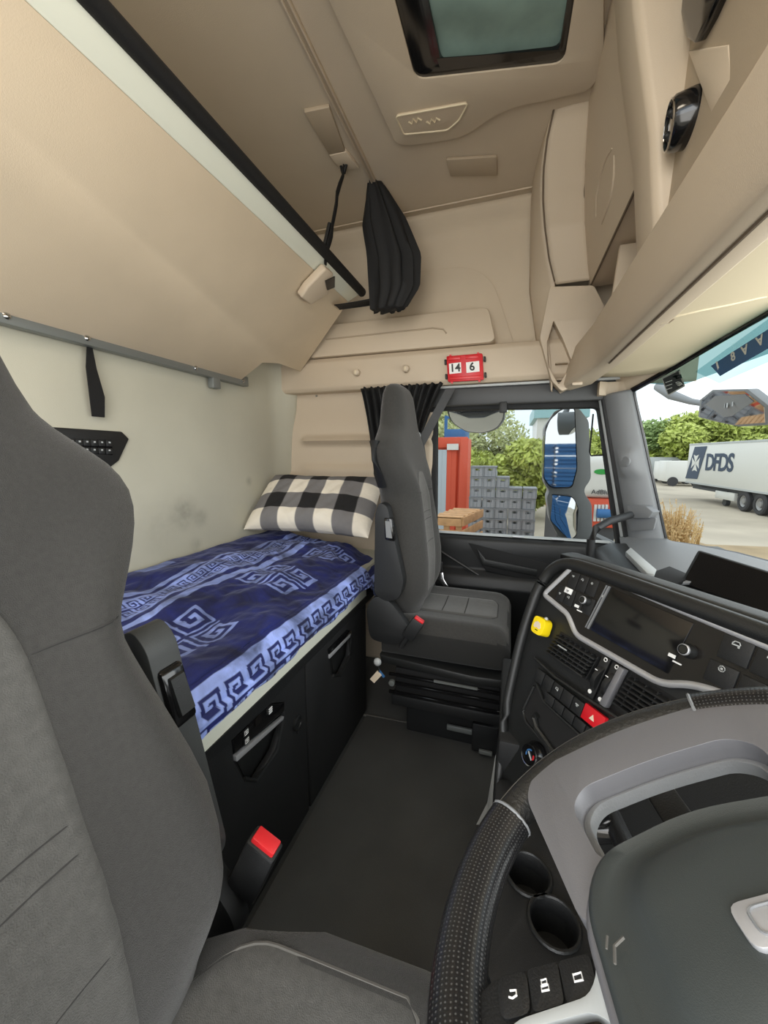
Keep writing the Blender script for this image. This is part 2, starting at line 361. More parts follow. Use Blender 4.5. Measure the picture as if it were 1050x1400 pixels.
# ================================================================== PASSENGER DOOR, WINDOWS, PILLARS
YD = 2.05
o_out = [(-.47, .0), (.80, .0), (.66, .80), (.50, 1.54), (-.47, 1.54)]
o_in = [tuple(at(*p, Y=YD).xz) for p in [(596, 727), (805, 757), (846, 757), (818, 557), (597, 561)]]
b = MB(); b.plate(o_out, [rpoly([V2(p) for p in o_in], .02)], lambda x, z: (x, YD, z), (0, .06, 0)); dr = struct(b.build('door_1', 'blkm', bevel=.006))
b = MB(); b.obox((-.46, 2.0, 1.425), (.92, 0, 0), (0, .05, 0), (0, 0, .085)); b.build('door_top_rail', 'dgrey', dr, bevel=.01)
MT['railm'] = mat('dark_rail', (66, 67, 68), .5)
dr.children[-1].data.materials[0] = MT['railm']
b = MB(); b.obox((-.46, 1.985, 1.508), (.9, 0, 0), (0, .02, 0), (0, 0, .012)); b.build('rail_seal', 'lgrey', dr, bevel=.003)
b = MB(); b.box(at(688, 557, Y=1.99), (.035, .02, .05)); b.build('rail_clip', 'blk', dr, bevel=.004)
# inner card: sloping panel from sill to armrest to floor
prof = [(2.06, .762), (1.985, .772), (1.955, .755), (1.95, .69), (1.972, .60), (1.93, .57), (1.91, .52), (1.96, .42), (1.99, .25), (1.99, .02), (2.06, .02)]
b = MB(); b.loft([[V((x, y, z)) for y, z in prof] for x in (-.44, -.1, .3, .74)]); b.build('door_card', 'blk', dr, bevel=.01)
b = MB(); b.loft([[V((x, y, z)) for y, z in [(2.04, .776), (1.992, .779), (1.98, .774), (1.99, .772), (2.04, .772)]] for x in (-.375, .46)]); b.build('sill_cap', 'lgrey', dr, bevel=.002)
for x0 in (.02, .20):
    b = MB(); b.obox((x0, 1.978, .775), (.055, 0, 0), (0, .018, 0), (0, 0, .006)); b.build('sill_clip', 'silver', dr, bevel=.002)
YC = 1.948
hp = [tuple(at(*p, Y=YC).xz) for p in [(652, 748), (664, 764), (735, 778), (733, 787), (660, 772)]]
b = MB(); b.prism([V((x, YC-.012, z)) for x, z in hp], (0, .012, 0)); b.build('pull_handle', 'dash', dr, bevel=.004)
hp2 = [tuple(at(*p, Y=YC).xz) for p in [(640, 742), (758, 772), (748, 800), (664, 780)]]
b = MB(); b.prism([V((x, YC-.004, z)) for x, z in hp2], (0, .006, 0)); b.build('handle_recess', 'void', dr, bevel=.003)
b = MB(); b.tube([at(600, 752, Y=1.945), at(660, 790, Y=1.945), at(750, 810, Y=1.945)], .006, 6); b.build('card_line', 'dash', dr)
# glass
b = MB(); b.prism([V((x, YD+.03, z)) for x, z in o_in], (0, .004, 0)); w1 = struct(b.build('window_1', 'glass'))
b = MB(); b.tube([at(811, 566, Y=2.08), at(806, 618, Y=2.08), at(808, 623, Y=2.08), at(832, 622, Y=2.08)], .004, 6); b.build('bent_glass_bead', 'blk', w1)  # thin black bent line at the door glass

# windscreen: bowed surface, base and head curves
WB = [(2.06, .60, .79), (1.95, .656, .80), (1.85, .72, .81), (1.7, .79, .82), (1.45, .845, .83), (1.0, .87, .83), (-.45, .87, .83)]
WT = [(2.06, .40, 1.42), (1.95, .475, 1.455), (1.85, .585, 1.52), (1.7, .665, 1.575), (1.45, .70, 1.60), (1.0, .72, 1.62), (-.45, .72, 1.62)]
def wsp(y, v):
    rb = interp([(-q[0],)+q[1:] for q in WB], -y); rt = interp([(-q[0],)+q[1:] for q in WT], -y)
    return V((lerp(rb[0], rt[0], v), y, lerp(rb[1], rt[1], v)))
def ws_at(px, py):                                # point on the windscreen seen at a pixel
    lo, hi = .3, 3.5; d = atd(px, py, 1)-CAM
    def g(t):
        p = CAM+d*t; v = (p.z-.82)/.77; q = wsp(min(2.06, p.y), max(0, min(1, v))); return p.x-q.x
    for _ in range(50):
        m = (lo+hi)/2
        if g(m) > 0: hi = m
        else: lo = m
    return CAM+d*lo
b = MB(); b.grid(lambda u, v: wsp(lerp(1.95, -.45, u**1.6), v), 40, 6); w2 = struct(b.build('window_2', 'wglass', norm=False))
# black seal round the windscreen
b = MB(); b.tube([wsp(1.95, v/8) for v in range(9)], .011, 8); b.tube([wsp(lerp(1.95, -.45, (i/20)**1.6), 1)+V((0, 0, -.002)) for i in range(21)], .012, 8)
b.tube([wsp(lerp(1.95, -.45, (i/20)**1.6), 0) for i in range(21)], .012, 8); b.build('screen_seal', 'gloss', w2)
# header above the screen and nose panel below it
b = MB(); b.grid(lambda u, v: wsp(lerp(2.06, -.45, u**1.6), 1)+V((-.015*v, 0, .09*v)), 30, 2); struct(b.build('trim_2', 'trim', thick=.01))
b = MB(); b.grid(lambda u, v: wsp(lerp(2.06, -.45, u**1.6), 0)+V((.0, 0, -.83*v)), 30, 2); struct(b.build('wall_nose', 'blkm', thick=.01))

# A-pillar: moulded cover between door frame and windscreen
def pil(u, v):                                    # u door edge -> screen edge, v bottom -> top
    a = V((lerp(.535, .385, v), 2.03, lerp(.77, 1.44, v))); c = wsp(1.95, v)+V((-.004, -.006, 0))
    p = a.lerp(c, u); bow = .035*max(0, math.sin(math.pi*u))**.6
    bump = .022*math.exp(-((v-.54)/.085)**4)*sst(.25, .5, u)*sst(1, .75, u)
    return p + V((-.75, -.66, 0))*(bow+bump)
b = MB(); b.grid(pil, 20, 60); pl_ = struct(b.build('trim_3', 'dgrey', thick=.008, smooth=60))
b = MB(); b.lathe([(0, .004), (.018, .004), (.022, .002), (.024, -.004)], pil(.62, .55)+V((-.75, -.66, 0))*.004, (-.75, -.66, 0), 20); b.build('tweeter_grille', 'dgrey', pl_)
b = MB(); b.tube([pil(.0, i/10)+V((-.004, -.018, 0)) for i in range(11)], .014, 8); b.build('door_seal', 'blk', pl_)
b = MB(); b.tube([pil(-.13, i/10)+V((.0, -.012, 0)) for i in range(11)], .012, 8); b.build('door_seal_lip', 'lgrey', pl_)
pc = [(857, 690), (883, 692), (893, 700), (886, 709), (857, 709)]
PP = pil(.5, .22); PN = V((-.75, -.66, 0)).normalized()
b = MB(); b.prism([atp(x, y, PP+PN*.03, PN) for x, y in pc], PN*-.05); hb = b.build('handle_bracket', 'dgrey', pl_, bevel=.006)
b = MB(); b.plate(rpoly([V2(p) for p in [(856, 708), (897, 708), (893, 725), (862, 726)]], 3), [], lambda x, y: atp(x, y, PP+PN*.007, PN), PN*-.01); b.build('bracket_cover', 'dgrey', pl_, bevel=.002)
hpts = [at(806, 768, Y=1.72), at(808, 738, Y=1.72), at(816, 722, Y=1.74), at(832, 713, Y=1.78), at(862, 704, Y=1.90)]
b = MB(); b.tube(hpts, .016, 10); t = thing('grab_handle', 'curved black grab bar rising to the grey windscreen pillar', 'handle', hpts[0]); b.build('bar', 'blk', t, smooth=60)

# ================================================================== OVERHEAD STORAGE
t = thing('overhead_cabinet', 'long beige overhead storage unit with lidded bin and open shelf above the windscreen', 'cabinet', (.3, .9, 1.5))
def hit(bvh, px, py):
    d = (atd(px, py, 1)-CAM).normalized(); r = bvh.ray_cast(CAM, d); return (r[0], r[1]) if r[0] else (None, None)
def bvh_of(o): return BVHTree.FromPolygons([v.co for v in o.data.vertices], [tuple(p.vertices) for p in o.data.polygons])
LID = [(1.89, .288), (1.95, .268), (2.104, .230), (2.216, .206), (2.34, .188)]
SLP = [(1.50, 1.955), (1.72, 1.965), (1.80, 1.965), (1.915, 1.95), (2.0, 1.905), (2.098, 1.849), (2.166, 1.79), (2.233, 1.722), (2.29, 1.66), (2.345, 1.60)]
SEA = [(1.50, .16), (1.72, .13), (1.80, .135), (1.915, .148), (2.0, .114), (2.098, .088), (2.166, .073), (2.233, .066), (2.29, .070), (2.345, .085)]
def lidx(z): return interp(LID, z)[0]
zl = [1.895, 1.92, 1.95, 2.0, 2.05, 2.1, 2.15, 2.2, 2.25, 2.3, ZC]
b = MB(); b.loft([[V((lidx(z)-.004*(k in (0,)), lerp(1.218, interp(SLP, z)[0]+.02, u), z)) for k, z in enumerate(zl)]+[V((.6, lerp(1.218, 1.95, u), ZC)), V((.6, lerp(1.218, 1.95, u), 1.895))] for u in (0, .02, .25, .5, .75, .97, 1)]); bl_o = b.build('bin_lid', 'trim', t, smooth=60, bevel=0)
# end panel that leans in with the cab side, and the slim cheek against the wall
zz_ = [1.915, 1.95, 2.0, 2.05, 2.1, 2.166, 2.2, 2.233, 2.26, 2.29, 2.32, 2.345]
b = MB(); b.grid(lambda u, v: V((lerp(interp(SEA, lerp(1.915, 2.345, v))[0], lidx(lerp(1.915, 2.345, v))+.01, u), interp(SLP, lerp(1.915, 2.345, v))[0]+.004*math.sin(math.pi*u)*-1, lerp(1.915, 2.345, v))), 8, 40); b.build('end_panel', 'trim', t, smooth=80, thick=.006)
def cheek(u, v):
    z = lerp(1.47, 2.345, v); a = V((interp(SEA, z)[0]-.003, interp(SLP, z)[0]-.002, z)); w_ = V((interp([(1.47, .20), (1.50, .18), (1.73, .085), (1.94, .045), (2.25, .035), (2.34, .03)], z)[0], 2.07, z))
    p = a.lerp(w_, u); p.x -= .012*math.sin(math.pi*u); return p
b = MB(); b.grid(cheek, 8, 50); b.build('end_cheek', 'trim', t, smooth=80, thick=.006)
b = MB(); b.tube([cheek(0, v)+V((0, -.002, 0)) for v in [lerp(.52, 1, k/24) for k in range(25)]], .0035, 6); b.build('cheek_gap', 'gap', t)
b = MB(); b.tube([V((lidx(z)-.001, interp(SLP, z)[0]+.0, z)) for z in zl], .0035, 6); b.tube([V((lidx(1.895)-.001, lerp(1.95, 1.22, k/8), 1.893)) for k in range(9)], .004, 6); b.build('lid_gap', 'gap', t)
bv = bvh_of(bl_o)
for em in ([(815, 296), (816, 268), (822, 238), (830, 214), (837, 203)], [(840, 212), (840, 238), (836, 270), (829, 290), (823, 306)]):
    pp = [hit(bv, *p)[0] for p in em]
    b = MB(); b.tube([p+V((-.001, 0, 0)) for p in pp if p], [.002, .004, .0045, .004, .002][:len([p for p in pp if p])], 6); b.build('oval_emblem', 'trim', t)
# divider column between bin and open shelf
b = MB(); b.loft([[V((x+dx, y, z)) for x, z in [(.165, ZC), (.20, 2.10), (.25, 1.86), (.275, 1.66), (.6, 1.66), (.6, ZC)]] for y, dx in ((1.06, .012), (1.075, 0), (1.19, 0), (1.215, .012))]); b.build('divider', 'trim', t, bevel=.006)
# recess: slanted back board, flat paler plate with the lit facet painted in
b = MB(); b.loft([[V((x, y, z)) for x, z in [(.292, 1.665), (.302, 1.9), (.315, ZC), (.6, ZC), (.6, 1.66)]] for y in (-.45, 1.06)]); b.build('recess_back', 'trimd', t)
b = MB(); b.loft([[V((x, y, z)) for x, z in [(.165, ZC), (.20, 2.1), (.235, 1.93), (.29, 1.90), (.33, 1.93), (.33, ZC)]] for y in (-.45, .62, .70)]); b.build('upper_fascia', 'trim', t, bevel=.008)
fq = [at(*p, X=.296) for p in [(940, 70), (994, 62), (1002, 129), (978, 174)]]
b = MB(); b.prism(fq, (.03, 0, 0)); b.build('recess_lit_facet', 'trim', t, bevel=.003)
# rotary outlet in the recess
kc = at(945, 162, X=.300); kn = V((-1, .10, -.05)).normalized()
b = MB(); b.lathe([(.046, -.02), (.047, .0), (.044, .030), (.040, .036), (.038, .033), (0, .033)], kc, kn, 28); kb = b.build('round_outlet', 'gloss', t, smooth=40)
b = MB(); b.lathe([(.0405, .034), (.0415, .037), (.0385, .0375)], kc, kn, 28, cap=False); b.build('chrome_ring', 'chrome', kb)
for a in range(4):
    q = V((0, 0, 1)).rotation_difference(kn) @ V((.024*math.cos(a*1.57), .024*math.sin(a*1.57), 0)); b = MB(); b.ball(kc+kn*.033+q, .007, 8, 5); b.build('outlet_vane', 'blk', kb)
# tachograph / display slot
b = MB(); b.prism([at(*p, X=.284) for p in [(918, -30), (990, -30), (964, 30), (948, 60), (938, 52)]], (.02, 0, 0)); b.build('display_slot', 'gloss', t, bevel=.004)
# open pocket under the bin
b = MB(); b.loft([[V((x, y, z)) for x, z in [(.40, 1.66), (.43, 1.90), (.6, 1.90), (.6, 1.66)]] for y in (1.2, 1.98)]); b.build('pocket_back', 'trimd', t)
b = MB(); b.obox((.27, 1.2, 1.64), (.2, 0, 0), (0, .78, 0), (0, 0, .025)); b.build('pocket_floor', 'trim', t)
b = MB(); b.prism([V((x, 1.60, z)) for x, z in [(.30, 1.66), (.315, 1.885), (.42, 1.885), (.42, 1.66)]], (0, .02, 0)); b.build('pocket_side', 'trim', t, bevel=.004)
# main lip beam along the whole front
def lip(y):                                        # the beam sweeps back and down into the bracket at the door end
    e = sst(1.62, 1.95, y); L = [(.272, 1.67, .2), (.262, 1.655, .3), (.268, 1.58, .7), (.276, 1.525, 1), (.285, 1.507, 1), (.305, 1.502, .9), (.36, 1.51, .5), (.40, 1.56, 0), (.42, 1.66, 0)]
    return [(x-.075*e*k, z-.036*e*k) for x, z, k in L]
b = MB(); b.loft([[V((x, y, z)) for x, z in lip(y)] for y in [-.45, .3, .8, 1.2, 1.5, 1.62, 1.68, 1.74, 1.8, 1.86, 1.92, 1.96, 1.985]]); b.build('shelf_lip', 'trim', t, bevel=.004, smooth=50)
# end bracket by the door with a small cubby
ex_ = lambda L: [tuple(at(*p, Y=1.925).xz) for p in L]
ebo = ex_([(752, 392), (812, 390), (836, 438), (812, 492), (800, 520), (768, 535), (754, 520), (738, 462)]); ebh = ex_([(757, 438), (748, 468), (749, 500), (764, 526), (783, 497), (769, 462)])
b = MB(); b.plate(rpoly([V2(p) for p in ebo], .012, 3), [rpoly([V2(p) for p in ebh], .006, 2)], lambda x, z: (x, 1.925, z), (0, .07, 0)); b.build('end_bracket', 'trim', t, bevel=.004)
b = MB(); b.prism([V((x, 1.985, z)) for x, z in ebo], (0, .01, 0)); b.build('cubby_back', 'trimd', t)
p = at(768, 497, Y=1.95); b = MB(); b.box((p.x, 1.955, p.z), (.05, .04, .005)); b.build('cubby_shelf', 'trimd', t)
b = MB(); b.obox((.225, 1.83, 1.468), (.04, 0, 0), (0, .03, 0), (0, 0, .012)); b.build('latch_tab', 'trim', t, bevel=.003)
# pull-down visor under the beam
v_ = thing('sun_visor', 'cream roll-down sun visor with a moulded grip under the overhead cabinet', 'visor', (.5, 1.2, 1.53))
def vis(u, vv):
    y = lerp(1.86, -.45, u); hx = wsp(y, 1); x0 = .305; x = lerp(x0, hx.x-.012, vv); z = lerp(1.512, hx.z+.0, vv)
    return V((x, y, z-.014*math.sin(math.pi*vv)**.7))
b = MB(); b.grid(vis, 40, 12); b.build('visor_sheet', 'pale', v_, thick=.006, smooth=80)
b = MB(); b.tube([V((.312, y, 1.5015)) for y in (1.60, 1.3, .6, -.4)], .0035, 6); b.build('edge_gap', 'gap', v_)
bv = bvh_of([o for o in v_.children if o.name.startswith('visor_sheet')][0])
gq = [hit(bv, *p) for p in [(897, 446), (905, 437), (925, 430), (960, 422), (1000, 414), (1040, 405), (1048, 404)]]
b = MB(); b.tube([p+V((0, 0, -.003)) for p, n in gq if p], [.003, .006, .004, .0035, .0035, .003, .002], 6); b.build('fold_ridge', 'pale', v_)
gq = [hit(bv, *p) for p in [(895, 448), (902, 440), (915, 438), (922, 434)]]
b = MB(); b.tube([p+V((0, 0, -.002)) for p, n in gq if p], [.003, .007, .006, .003], 6); b.build('pull_grip', 'trimd', v_)
b = MB(); b.loft([[V((lerp(.35, .47, k/3), 1.985-.03*(k in (0, 3)), z)) for z in (1.44, 1.50)]+[V((lerp(.35, .47, k/3), 2.04, z)) for z in (1.50, 1.44)] for k in range(4)]); b.build('visor_end_block', 'trim', v_, bevel=.005)
# ================================================================== CEILING FITTINGS
def cl(px, py, dz=0): return at(px, py, Z=ZC-dz)
t = thing('roof_hatch', 'roof hatch with black frame and drawn teal blind in its beige surround', 'hatch', (-.1, 1.0, ZC))
sur = [cl(*p) for p in [(452, -8), (542, 188), (560, 190), (632, 180), (690, 138), (760, 125), (812, 112), (826, 60), (826, -40)]]
sur = rpoly([V((p.x, p.y, 0)) for p in sur]+[V((.22, .55, 0)), V((-.50, .55, 0))], [.01, .03, .02, .06, .12, .06, .04, .02, .02, .1, .1], 6)
hin = [cl(*p) for p in [(570, 97), (772, 74), (782, 10)]]
ho = rpoly([V((-.315, 1.335, 0)), V((.085, 1.355, 0)), V((.085, .70, 0)), V((-.315, .70, 0))], .035, 5)
ho = rpoly([V(cl(568, 98).to_2d().to_3d()), V(cl(772, 75).to_2d().to_3d()), V((.11, .70, 0)), V((-.335, .70, 0))], .035, 5)
b = MB(); b.plate(sur, [ho], lambda x, y: (x, y, ZC-.022), (0, 0, .024)); b.build('hatch_surround', 'head', t, bevel=.009)
b = MB(); b.plate(ho, [rpoly([V(cl(604, 78).to_2d().to_3d()), V(cl(765, 60).to_2d().to_3d()), V((.10, .72, 0)), V((-.265, .72, 0))], .02, 3)], lambda x, y: (x, y, ZC-.018), (0, 0, .016)); b.build('hatch_frame', 'gloss', t, bevel=.003)
b = MB(); c = [cl(597, 80), cl(768, 62)]
b.grid(lambda u, v: V((lerp(-.275, .105, u), lerp(1.40, .70, v), ZC-.006-.004*math.sin(v*23+u*3))), 12, 50); b.build('hatch_blind', 'blind', t, smooth=80)
b = MB(); b.prism([at(x, y, Z=ZC-.0185) for x, y in [(597, 80), (765, 68), (762, 72), (700, 84), (603, 97)]], (0, 0, .002)); b.build('blind_bar', 'gloss', t)
t = thing('ceiling_light', 'slanted beige ceiling light cover with moulded lamp symbols behind the hatch', 'light', cl(590, 160))
lp = rpoly([V(cl(*p, .024).to_2d().to_3d()) for p in [(541, 157), (640, 139), (628, 162), (612, 176), (552, 182)]], .012, 3)
b = MB(); b.prism([V((x, y, ZC-.028)) for x, y in lp], (0, 0, .008)); b.build('cover', 'trim', t, bevel=.002)
b = MB(); b.tube([V((x, y, ZC-.028)) for x, y in lp], .003, 6, closed=True); b.build('rim', 'pale', t)
for cx in (567, 592):
    p = cl(cx, 164, .029); b = MB(); b.tube([p+V((-.022, .0, 0)), p+V((-.012, .012, 0)), p+V((-.004, -.006, 0)), p+V((.004, .012, 0)), p+V((.012, -.004, 0)), p+V((.022, .008, 0))], .0035, 6); b.build('lamp_symbol', 'pale', t)
b = MB(); q = [at(*p, Z=ZC-.012) for p in [(610, 219), (679, 215), (680, 241), (616, 242)]]
b.prism(q, (0, 0, .012)); tag(b.build('ceiling_vent_cover', 'trimd', bevel=.004), 'plain rectangular brown-beige cover on the ceiling above the side window', 'cover')
t = thing('strap_anchor', 'long beige anchor plate on the ceiling holding the bunk strap', 'plate', cl(450, 190))
q = [at(*p, Z=ZC-.014) for p in [(416, 154), (450, 147), (472, 208), (450, 212)]]; b = MB(); b.prism(q, (0, 0, .014)); b.build('plate', 'trimd', t, bevel=.003)
q = [at(*p, Z=ZC-.016) for p in [(450, 213), (473, 208), (491, 231), (466, 233)]]; b = MB(); b.prism(q, (0, 0, .016)); b.build('buckle_plate', 'trim', t, bevel=.003)
t = thing('curtain_rail', 'slim beige curtain rail running across the ceiling', 'rail', cl(450, 100))
a, c = cl(388, -4, .008), cl(511, 249, .008)
dv = (a-c).normalized(); a = c+dv*1.6; sd = dv.cross(V((0, 0, 1)))
b = MB(); b.obox(c-sd*.011+V((0, 0, -.006)), dv*1.6, sd*.006, (0, 0, .014)); b.obox(c+sd*.005+V((0, 0, -.006)), dv*1.6, sd*.006, (0, 0, .014)); b.build('rail', 'trim', t, bevel=.002)
b = MB(); b.obox(c-sd*.005, dv*1.6, sd*.01, (0, 0, .006)); b.build('rail_slot', 'trimd', t)

# ================================================================== UPPER BUNK (raised), strap, wall strap
t = thing('upper_bunk', 'raised upper bunk with beige underside, off-white front strip and black rubber edge', 'bunk', (XR+.05, .8, 1.535))
H0, H1 = V((XR+.055, 0, 1.535)), V((-.775, 0, 1.955)); bd = (H1-H0).normalized(); bn = V((bd.z, 0, -bd.x))   # bn points down-front
def bk(px, py): return atp(px, py, H0, bn)
far = [bk(*p) for p in [(335, 513), (359, 496), (381, 497), (411, 508), (476, 413)]]
y0 = -.35
poly = [V((H0.x, y0, H0.z))]+[V((H0.x, far[0].y, H0.z))]+far[1:]; tip = far[-1]
poly += [V((tip.x, y0, tip.z))]
b = MB(); b.prism(poly, bn*-.02); b.build('bunk_panel', 'bunk', t, bevel=.002)
sl = (tip-H0).dot(bd); wd = .062
a0 = V((tip.x, 0, tip.z)); a1 = a0+bd*wd
e0, e1 = far[-1].y, bk(492, 404).y-.01
b = MB(); b.prism([V((a0.x, y0, a0.z)), V((a0.x, e0, a0.z)), V((a1.x, e1, a1.z)), V((a1.x, y0, a1.z))], bn*-.05); b.build('front_strip', 'white', t, bevel=.003)
b = MB(); b.tube([V((a1.x, y, a1.z))+bd*.016+bn*-.004 for y in (y0, .5, 1.2, e1+.015)], .021, 10); b.build('rubber_edge', 'deep', t, smooth=60)
b = MB(); b.obox(V((a1.x, y0, a1.z))+bn*-.055, (0, e1-y0, 0), bd*.02, bn*.05); b.build('mattress_edge', 'deep', t)
# end latch block on the strip
lq = [bk(*p) for p in [(438, 358), (449, 366), (441, 395), (418, 409), (404, 398), (413, 384)]]
b = MB(); b.prism([p+bn*.004 for p in lq], bn*.035); b.build('end_catch', 'trim', t, bevel=.008, seg=3)
cq = [p+bn*.041 for p in [bk(436, 374), bk(449, 368), bk(449, 383), bk(439, 387)]]
b = MB(); b.prism(cq, bn*.004); b.build('catch_button', 'gloss', t)
# hinge rail
b = MB(); b.obox((XR+.022, y0, 1.512), (0, 1.655-y0, 0), (.034, 0, .0), (0, 0, .045)); hr = b.build('hinge_rail', 'steel', t, bevel=.003)
for px, py in ((118, 456), (267, 497), (332, 516), (8, 428)):
    p = at(px, py, X=XR+.056); b = MB(); b.lathe([(.009, 0), (.009, .003), (.004, .006), (0, .006)], (XR+.056, p.y, 1.532), (1, 0, 0), 12); b.build('screw', 'chrome', hr)
b = MB(); p = at(293, 523, X=XR+.04); b.box((XR+.04, p.y, 1.495), (.03, .045, .05)); b.build('rail_bracket', 'steel', t, bevel=.003)

tp, bt = at(470, 224, Z=ZC-.01), bk(441, 354)+bd*.0
bt = V((a1.x-.01, bk(441, 362).y, a1.z-.01))+bn*.006
t = thing('bunk_strap', 'black webbing strap hanging from the ceiling plate to the raised bunk', 'strap', tp)
mid = [tp.lerp(bt, k/10)+V((.004*math.sin(k*1.9), .006*math.sin(k*1.3), 0)) for k in range(11)]
b = MB(); b.tube(mid, [.010, .013, .016, .017, .017, .018, .016, .019, .021, .019, .015], 8, up=(1, .3, 0), flat=.35); b.build('webbing', 'deep', t)
for k in (-1, 1):
    b = MB(); b.tube([tp+V((.016*k, .0, .004)), tp.lerp(mid[1], .8)], [.004, .009], 6); b.build('strap_end', 'deep', t)
b = MB(); b.tube([mid[6]+V((-.012, 0, .01)), mid[8]+V((-.018, 0, 0))], .008, 6); b.build('buckle', 'blk', t)
p0, p1 = at(122, 474, X=XR+.03), at(134, 570, X=XR+.03)
t = thing('pull_loop', 'narrow black webbing loop hanging from the metal rail on the rear wall', 'strap', p0)
b = MB(); pts = [p0+V((0, 0, .03)), p0, p0.lerp(p1, .3)+V((.004, -.006, 0)), p0.lerp(p1, .7)+V((.006, 0, 0)), p1]
rings = []
for p, wx in zip(pts, (.012, .008, .016, .024, .020)): rings.append([p+V((.0, -wx, 0)), p+V((.003, -wx, 0)), p+V((.003, wx, 0)), p+V((0, wx, 0))])
b.loft(rings); b.build('webbing', 'deep', t, smooth=60)
# rear control panel
t = thing('rear_control_panel', 'dark angular control panel with two rows of buttons on the rear wall', 'panel', at(130, 610, X=XR+.02))
q = [at(*p, X=XR+.02) for p in [(40, 586), (60, 583), (167, 590), (177, 600), (163, 630), (150, 640), (40, 632)]]
b = MB(); b.prism(q, (-.015, 0, 0)); b.build('bezel', 'blk', t, bevel=.004)
q = [at(*p, X=XR+.022) for p in [(84, 599), (153, 602), (154, 622), (84, 618)]]; b = MB(); b.prism(q, (-.004, 0, 0)); b.build('button_bed', 'gloss', t)
for j in range(2):
    for i in range(6):
        p = at(98+i*10.2, 604.5+i*.35+j*10.6, X=XR+.0225)
        b = MB(); b.box(p, (.006, .022, .020)); bb = b.build('button', 'blk', t, bevel=.002)
        b = MB(); b.box(p+V((.0035, 0, .003)), (.001, .006, .005)); b.build('icon', 'lgrey', bb)

# ================================================================== CURTAINS, CALENDAR, HOOKS
c0, c1 = at(513, 252, Y=1.76), at(526, 424, Y=1.79)
t = thing('roof_curtain', 'tied black curtain bundle hanging from the ceiling rail onto the side shelf', 'curtain', c0)
rings = []
for k in range(25):
    f = k/24; p = c0.lerp(c1, f); wd = interp([(0, .028), (.08, .045), (.3, .085), (.6, .105), (.85, .10), (1, .075)], f)[0]
    cx = p.x + interp([(0, .0), (.3, .022), (.6, .055), (.85, .05), (1, .02)], f)[0]
    ring = []
    for i in range(48):
        a = 2*math.pi*i/48; rr = 1+.16*math.sin(a*9+f*1.2)+.08*math.sin(a*15+1-f*2)
        ring.append(V((cx+wd*rr*math.cos(a), p.y+.04*rr*math.sin(a), p.z+.006*math.sin(a*11))))
    rings.append(ring)
b = MB(); b.loft(rings); b.build('gathered_cloth', 'deep', t, smooth=80)
b = MB(); rr = []
for k in range(9):
    f = k/8; rr.append([V((lerp(-.83, -.50, f), 1.80+.03*math.cos(a), 1.880+(.004+.035*f*f)*max(0, math.sin(a)))) for a in [math.pi*i/6 for i in range(7)]])
b.loft(rr, closed=False, cap=False); b.build('trailing_hem', 'deep', t, thick=.004)
def pleat(name, xa, xb, xa1, xb1, z0, z1, yb, par, n, drop=0):
    b = MB()
    def f(u, v):
        x = lerp(lerp(xa, xb, u), lerp(xa1, xb1, u), v**.8); 
        return V((x, yb+.018*math.sin(u*n*2*math.pi)*(1-.3*v)+.006*math.sin(u*31+v*4), lerp(z0, z1, v)+.006*abs(math.sin(u*n*math.pi*2))*(v < .02)+drop*u*v))
    b.grid(f, n*10, 24); return b.build(name, 'deep', par, smooth=80, thick=.003)
t = thing('window_curtain', 'black pleated side curtain gathered behind the passenger seat headrest', 'curtain', (-.58, 1.95, 1.5))
qa, qb = at(494, 538, Y=1.95), at(606, 533, Y=1.95); q1, q2 = at(520, 610, Y=1.95), at(575, 600, Y=1.95)
pleat('front_half', lerp(qa.x, qb.x, .45), qb.x, lerp(qa.x, qb.x, .4), q2.x, 1.525, 1.262, 1.945, t, 6)
pleat('rear_half', qa.x, lerp(qa.x, qb.x, .5), q1.x-.03, q2.x-.05, 1.522, 1.10, 1.94, t, 6)
# red slide calendar
cc = at(637, 504, Y=1.955); t = thing('date_calendar', 'red plastic slide calendar reading 14 6 clipped to the header beam', 'calendar', cc)
YP = 1.966
cq = [at(*p, Y=YP) for p in [(611, 488), (660, 484), (662, 519), (613, 523)]]
cr, cdn = (cq[1]-cq[0]), (cq[3]-cq[0]); nY = V((0, -1, 0))
def cal(u, v, d=0): return cq[0]+cr*u+cdn*v+nY*d
b = MB(); b.prism([cal(u, v) for u, v in [(0, .04), (.02, 0), (.98, 0), (1, .04), (1, .96), (.98, 1), (.02, 1), (0, .96)]], nY*.016); b.build('case', 'red', t, bevel=.003)
for u0, u1, s, i in ((.06, .40, '14', 0), (.54, .90, '6', 1)):
    b = MB(); b.prism([cal(u, v, .0165) for u, v in [(u0, .30), (u1, .28), (u1, .68), (u0, .70)]], nY*.0015); cw = b.build('date_window', 'wht', t)
    text_mesh(s, .052, cal((u0+u1)/2+(-.02 if i else 0), .49, .0185), cr, -cdn, 'number', 'blkp', cw, bold=.0012)
for u, v, ww in ((.06, .06, .34), (.54, .06, .34), (.06, .82, .88)): b = MB(); b.obox(cal(u, v, .016), cr*ww, cdn*.11, nY*.005); b.build('slide_track', 'redb', t, bevel=.002)
for u, v in ((-.07, .12), (-.07, .68), (1.02, .12), (1.02, .72)):
    b = MB(); b.obox(cal(u, v, .002), cr*.06, cdn*.2, nY*.016); b.build('slide_knob', 'blk', t, bevel=.003)
for u in (.08, .85):
    for v in (-.05, 1.0):
        b = MB(); b.obox(cal(u, v, .003), cr*.06, cdn*.06, nY*.01); b.build('corner_lug', 'redb', t)
